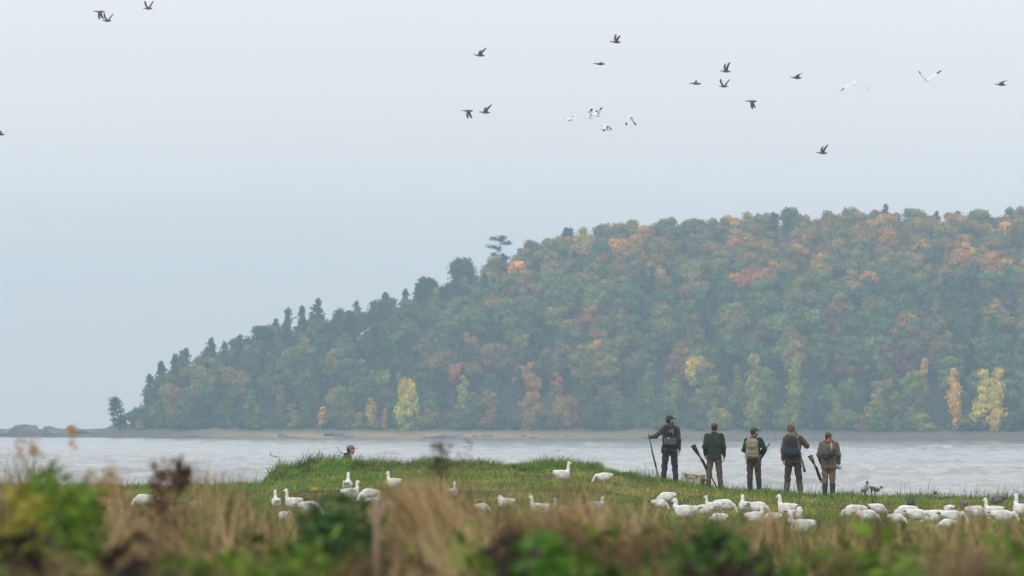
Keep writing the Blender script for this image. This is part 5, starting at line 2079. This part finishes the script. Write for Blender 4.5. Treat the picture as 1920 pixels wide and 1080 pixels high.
def grass_into(cl, px, py, Y, cols, wid=(.004, .010), lean=(.05, .6), azm=None):
    """blades whose tips reach photo pixel (px, py) at distance Y"""
    n = len(px)
    x = (px - 960) / F * Y
    z = G(x, Y)
    h = np.maximum(top_h(px, py, Y) - z, .08)
    ln = fr.uniform(*lean, n)
    az = fr.uniform(0, 6.28, n) if azm is None else fr.normal(azm, .5, n)
    x = x - np.cos(az) * ln * h * .6
    V, Fc, k = arching(np.stack([x, Y, G(x, Y) - .03], 1), h / (1 - .35 * ln), fr.uniform(*wid, n), az, ln, fr.uniform(0, 6.28, n))
    c = mixcol(cols[0], cols[1], fr.random(n)) * fr.uniform(.4, 1.45, (n, 1))
    dk = fr.random(n) < .2                                   # some dead and some fresh blades in every clump
    c[dk] = mixcol((.05, .032, .018), (.10, .12, .03), fr.random(dk.sum()))
    cl.add(V, Fc, np.repeat(np.minimum(c, .75), k, 0))


def weeds_into(cl, px, py, Y, cols, leaves=16, size=(.03, .07), stem=(.10, .12, .05)):
    """leafy stems whose tops reach photo pixel (px, py)"""
    n = len(px)
    x = (px - 960) / F * Y
    z = G(x, Y)
    h = np.maximum(top_h(px, py, Y) - z, .1)
    az = fr.uniform(0, 6.28, n)
    V, Fc, k = arching(np.stack([x, Y, z - .03], 1), h, np.full(n, .006), az, fr.uniform(0, .25, n), fr.uniform(0, 6.28, n))
    cl.add(V, Fc, np.repeat(np.tile(np.array(stem), (n, 1)), k, 0))
    t = fr.uniform(.3, 1.02, (n, leaves))
    base = np.stack([np.repeat(x[:, None], leaves, 1), np.repeat(Y[:, None], leaves, 1), z[:, None] + h[:, None] * t], -1).reshape(-1, 3)
    m = len(base)
    base[:, :2] += fr.normal(0, .012, (m, 2))
    d = unit(np.stack([fr.normal(size=m), fr.normal(size=m), fr.uniform(-.3, 1.0, m)], 1))
    ln = fr.uniform(*size, m)
    V, Fc = leaf_blades(base, base + d * ln[:, None], ln * fr.uniform(.3, .5, m), fr)
    c = np.repeat(mixcol(cols[0], cols[1], fr.random(n)), leaves, 0) * fr.uniform(.6, 1.4, (m, 1))
    cl.add(V, Fc, np.repeat(c, 5, 0))


def zone(px, Y=None):
    """share of straw, brown, green, olive at a photo column"""
    xs = [0, 60, 130, 200, 300, 400, 470, 540, 620, 690, 760, 860, 940, 1010, 1100, 1200, 1300, 1400, 1450, 1520, 1640, 1700, 1800, 1860, 1920]
    st = [.35, .25, .45, .68, .55, .55, .45, .45, .15, .50, .66, .58, .30, .42, .52, .42, .22, .42, .62, .32, .32, .32, .56, .46, .56]
    gn = [.28, .40, .20, .07, .12, .15, .25, .28, .65, .20, .06, .06, .25, .22, .12, .22, .55, .30, .10, .40, .25, .30, .18, .25, .18]
    br = [.15, .10, .15, .15, .25, .15, .10, .10, .10, .20, .20, .30, .35, .20, .30, .20, .15, .10, .10, .05, .25, .20, .15, .20, .15]
    s_, g_, b_ = np.interp(px, xs, st), np.interp(px, xs, gn), np.interp(px, xs, br)
    q = fr.random(len(px))
    return np.where(q < s_, 0, np.where(q < s_ + g_, 1, np.where(q < s_ + g_ + b_, 2, 3)))


dry, green_ = Clump(), Clump()
SHADE_COLS = ((.016, .012, .008), (.05, .034, .02))  # near-black plant colours standing in for shadow between the clumps
KINDS_ = [('straw', STRAW), ('green', GREEN), ('brown', BROWN), ('olive', OLIVE), ('dark', SHADE_COLS)]
SHADE_GAPS = [(820, 1045, 66), (250, 1030, 60), (40, 1000, 40), (1360, 1025, 40), (940, 985, 45), (1420, 1075, 60), (700, 1010, 30), (560, 1060, 30)]  # shaded gaps, painted as clumps of very dark weeds
nf = 820
Yf = np.sort(12.5 + 21 * fr.random(nf) ** .9)[::-1]
for k in range(nf):
    Y_ = float(Yf[k])
    px = fr.uniform(-100, 2020)
    near_ = (33.5 - Y_) / 21
    prof = float(np.interp(px, PROF_X, PROF_Y))
    py = prof + fr.normal(0, 16) + near_ * fr.uniform(10, 150) + 4
    kz = int(zone(np.array([px]))[0])
    for hx, hy, hr in SHADE_GAPS:
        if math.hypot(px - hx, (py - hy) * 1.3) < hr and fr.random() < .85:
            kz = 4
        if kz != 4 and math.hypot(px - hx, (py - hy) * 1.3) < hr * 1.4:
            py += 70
    if kz == 0 and fr.random() < (.75 if px > 860 else .5 if px > 560 else .3) * near_:
        kz = 1
    spread = fr.uniform(12, 46) * (1.1 if kz == 1 else 1)
    n_ = int(spread * (3.4 if kz in (0, 2) else 1.5) * fr.uniform(.6, 1.2))
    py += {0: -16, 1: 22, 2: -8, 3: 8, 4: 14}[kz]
    tone = fr.uniform(.42, 1.35) * (.72 if kz == 1 and px < 330 else 1)
    pxs = fr.normal(px, spread, n_)
    pys = py + 70 * fr.random(n_) ** 1.3 + (np.abs(pxs - px) / spread) ** 2 * 9
    Ys = np.full(n_, Y_) + fr.normal(0, .12, n_)
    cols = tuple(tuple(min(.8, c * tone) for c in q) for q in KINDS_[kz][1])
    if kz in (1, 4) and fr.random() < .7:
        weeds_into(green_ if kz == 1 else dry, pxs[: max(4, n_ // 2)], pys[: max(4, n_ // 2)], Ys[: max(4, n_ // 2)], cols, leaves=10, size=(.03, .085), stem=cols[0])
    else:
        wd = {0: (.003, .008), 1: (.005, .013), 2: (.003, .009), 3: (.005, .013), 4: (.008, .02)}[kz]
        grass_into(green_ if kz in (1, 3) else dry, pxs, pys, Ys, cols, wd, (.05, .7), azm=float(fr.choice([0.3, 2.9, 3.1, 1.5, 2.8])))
nv = 6500                                              # thin veil of taller stems
pxs = fr.uniform(-80, 2000, nv)
Ys = fr.uniform(19, 44, nv)
pys = np.interp(pxs, PROF_X, PROF_Y) - 52 - np.interp(pxs, [0, 130, 420, 520, 730, 800, 900, 960, 1080, 1200, 1260], [0, 10, 10, 0, 0, 26, 10, 0, 18, 10, 0]) + 90 * fr.random(nv) + (vnoise(pxs, Ys * 0, 55, 97) - .5) * 60
zn = zone(pxs)
for kz, cols in ((0, STRAW), (1, OLIVE), (2, BROWN), (3, OLIVE)):
    m = zn == kz
    grass_into(dry if kz in (0, 2) else green_, pxs[m], pys[m], Ys[m], cols, (.004, .010), (.02, .45))
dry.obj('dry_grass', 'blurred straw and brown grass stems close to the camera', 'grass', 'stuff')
green_.obj('leafy_weeds', 'blurred green leafy weeds close to the camera', 'weeds', 'stuff')


# recognisable plants among them
def tuft(name, label, cat, px, py0, py1, Y, n, spread, cols, weeds=False, lean=(.05, .6), azm=None, wid=(.004, .010), size=(.03, .07), leaves=16, group='plants close to the camera', extra=None):
    cl = Clump()
    pxs = fr.normal(px, spread, n)
    pys = py0 + (py1 - py0) * fr.random(n) ** 1.2 + np.abs(pxs - px) * .35
    Ys = np.full(n, float(Y)) + fr.normal(0, .25, n)
    (weeds_into if weeds else grass_into)(cl, pxs, pys, Ys, cols, **(dict(leaves=leaves, size=size) if weeds else dict(lean=lean, azm=azm, wid=wid)))
    if extra:
        extra(cl)
    return cl.obj(name, label, cat, None, group)


def seed_heads(px, py, Y, n, spread, length, cols, count=40, sz=.018):
    """spikes of small seeds on thin stalks"""
    def f(cl):
        for _ in range(n):
            x_, y_ = fr.normal(px, spread), py + abs(fr.normal(0, 14))
            X = (x_ - 960) / F * Y
            zt = float(top_h(x_, y_, Y))
            zg = float(G(X, Y))
            dx = fr.normal(0, .03)
            V, Fc, k = arching(np.array([[X - dx, Y, zg]]), np.array([zt - zg - length * .5]), np.array([.006]), np.array([0.0 if dx > 0 else 3.14]), np.array([abs(dx)]), np.array([0.3]))
            cl.add(V, Fc, np.tile(np.array(cols[0]), (len(V), 1)))
            t = fr.random(count)
            base = np.stack([X + fr.normal(0, length * .10, count), Y + fr.normal(0, length * .10, count), zt - t * length], 1)
            d = unit(fr.normal(size=(count, 3)) + np.array([0, 0, .8]))
            V, Fc = leaf_blades(base, base + d * sz * 1.8, np.full(count, sz), fr)
            cl.add(V, Fc, np.repeat(mixcol(cols[0], cols[1], fr.random(count)), 5, 0))
    return f


RUST = ((.11, .052, .032), (.22, .11, .07))
DARKB = ((.05, .03, .022), (.13, .085, .06))
tuft('dock_plant', 'reddish brown seeding dock plant standing up at the left', 'plant', 300, 900, 960, 20, 26, 3.5, RUST, extra=seed_heads(300, 860, 20, 3, 5, .21, RUST, 52, .017))
tuft('seeding_weed', 'brown branching seed head leaning right of the reddish dock', 'plant', 350, 900, 960, 20.5, 30, 16, BROWN, extra=seed_heads(342, 858, 20.5, 6, 16, .07, BROWN, 36, .014))
tuft('dry_grass_tuft', 'large pale straw plume of dry grass left of centre', 'plant', 808, 858, 970, 22, 1000, 46, STRAW, lean=(.1, .5), azm=3.14, wid=(.005, .012))
tuft('dry_grass_tuft', 'straw coloured dry grass leaning left below the mound', 'plant', 1115, 892, 985, 21, 620, 46, STRAW, lean=(.2, .75), azm=3.1)
tuft('dry_grass_tuft', 'rusty brown grass clump in front of the faint geese', 'plant', 1085, 922, 1000, 17, 420, 30, BROWN, lean=(.2, .7), azm=3.1)
tuft('seed_plume', 'dark drooping seed plume above the tall straw grass', 'plant', 838, 930, 980, 24, 20, 8, DARKB, extra=seed_heads(832, 820, 24, 3, 9, .14, DARKB, 34, .013))
tuft('seed_plume', 'thin faint seed plume right of the dark drooping plume', 'plant', 878, 930, 980, 26, 12, 8, DARKB, extra=seed_heads(874, 826, 26, 2, 8, .12, BROWN, 14, .012))
tuft('seed_stalk', 'pale tall seed stalk in front of the far left rocks', 'plant', 136, 930, 980, 23, 12, 8, STRAW, extra=seed_heads(135, 795, 23, 1, 3, .08, STRAW, 34, .014))
tuft('seed_stalk', 'pale thin seed stalk near the left edge', 'plant', 55, 915, 970, 23, 12, 8, STRAW, extra=seed_heads(55, 822, 23, 2, 22, .08, STRAW, 26, .014))
tuft('seed_stalk', 'faint straw seed stalks rising over the water at the left', 'plant', 200, 920, 980, 19, 40, 12, STRAW, extra=seed_heads(196, 868, 19, 5, 12, .12, STRAW, 30, .012))
tuft('leafy_weed', 'tall green leafy weed at the left edge over the water', 'plant', 88, 872, 960, 19, 34, 20, GREEN, True, leaves=26)
tuft('leafy_weed', 'yellow green leafy weed at the far left', 'plant', 36, 915, 990, 17, 34, 16, ((.20, .19, .02), (.30, .27, .04)), True, leaves=24)
tuft('leafy_weed', 'bright green weed clump left of the reddish dock', 'plant', 150, 905, 980, 18, 40, 20, GREEN, True, leaves=24)
tuft('leafy_weed', 'dark green bushy weed beside the goose looking right', 'plant', 640, 936, 1040, 18, 90, 34, ((.03, .075, .02), (.07, .15, .035)), True, leaves=26)
tuft('leafy_weed', 'dark green bushy weed under the green jacket hunter', 'plant', 1335, 985, 1060, 17, 80, 38, ((.03, .08, .018), (.08, .16, .035)), True, leaves=26)
tuft('leafy_weed', 'fresh green broad leaf weed at the bottom middle', 'plant', 1010, 1005, 1090, 15, 70, 46, ((.045, .14, .012), (.12, .25, .03)), True, leaves=22, size=(.03, .07))
tuft('dry_grass_tuft', 'upright straw grass tuft between the knitted hat hunter and the tan backpack', 'plant', 1444, 920, 1000, 30, 260, 11, STRAW, lean=(.02, .2))
tuft('dry_grass_tuft', 'brown grass tuft in front of the mallard decoys', 'plant', 1655, 928, 1000, 26, 200, 10, BROWN, lean=(.02, .25))
tuft('dry_grass_tuft', 'rust coloured grass tuft near the right edge', 'plant', 1815, 965, 1050, 17, 420, 44, ((.20, .11, .06), (.42, .29, .18)), lean=(.05, .4))
b = MB()                                              # pale thick stalk
X, Y_ = (706 - 960) / F * 16.5, 16.5
zt = float(top_h(706, 942, 16.5))
b.tube([(X, Y_, float(G(X, Y_)) - .05), (X + .004, Y_, (zt + float(G(X, Y_))) / 2), (X, Y_, zt)], [.010, .010, .007], 8)
M_PALESTALK = mat('pale_dry_stalk', (.36, .26, .18), .8, .15, 20, .2)
tag(b.build('dry_stalk', M_PALESTALK), 'thick pale dry stalk standing left of the straw plume', 'plant', 'plants close to the camera')
M_PETAL = mat('yellow_petals', (.62, .42, .03), .6, .1, 40, 0)
for px, py, Y_, lab in ((590, 919, 36, 'small yellow flower left of the geese below the hidden man'), (725, 907, 36, 'small yellow flower beside the goose with raised head'), (713, 926, 34, 'small yellow flower lowest of the three')):
    pt = at(px, py, Y_)
    e = empty('yellow_flower', (pt.x, Y_, float(G(pt.x, Y_))))
    tag(e, lab, 'flower', 'yellow flowers')
    hz = pt.z - float(G(pt.x, Y_))
    b = MB()
    b.tube([(0, 0, -.05), (.02, 0, hz * .5), (0, 0, hz)], [.006, .005, .004], 5)
    b.build('stem', M_OLIVEBOOT, e)
    b = MB()
    for k in range(9):
        a = k * .7
        b.tube([(0, 0, hz), (.016 * math.cos(a), .016 * math.sin(a), hz + .008), (.028 * math.cos(a), .028 * math.sin(a), hz + .004)], [.004, .010, .003], 5, .4)
    b.build('petals', M_PETAL, e)

# ------------------------------------------------------------------ haze
hb = MB()
x0, x1, y0, y1, z0, z1 = -1500, 1500, -300, 3750, -2, 118
hb.add([(x0, y0, z0), (x1, y0, z0), (x1, y1, z0), (x0, y1, z0), (x0, y0, z1), (x1, y0, z1), (x1, y1, z1), (x0, y1, z1)],
       [(0, 3, 2, 1), (4, 5, 6, 7), (0, 1, 5, 4), (1, 2, 6, 5), (2, 3, 7, 6), (3, 0, 4, 7)])
m_haze = bpy.data.materials.new('haze')
m_haze.use_nodes = True
nt = m_haze.node_tree
nt.nodes.clear()
ho = nt.nodes.new('ShaderNodeOutputMaterial')
hv = nt.nodes.new('ShaderNodeVolumePrincipled')
hv.inputs['Color'].default_value = (.62, .83, .99, 1)
hv.inputs['Density'].default_value = 0.00028
nt.links.new(hv.outputs['Volume'], ho.inputs['Volume'])
haze = hb.build('haze', m_haze)
tag(haze, 'thin grey blue haze over the water', kind='stuff')
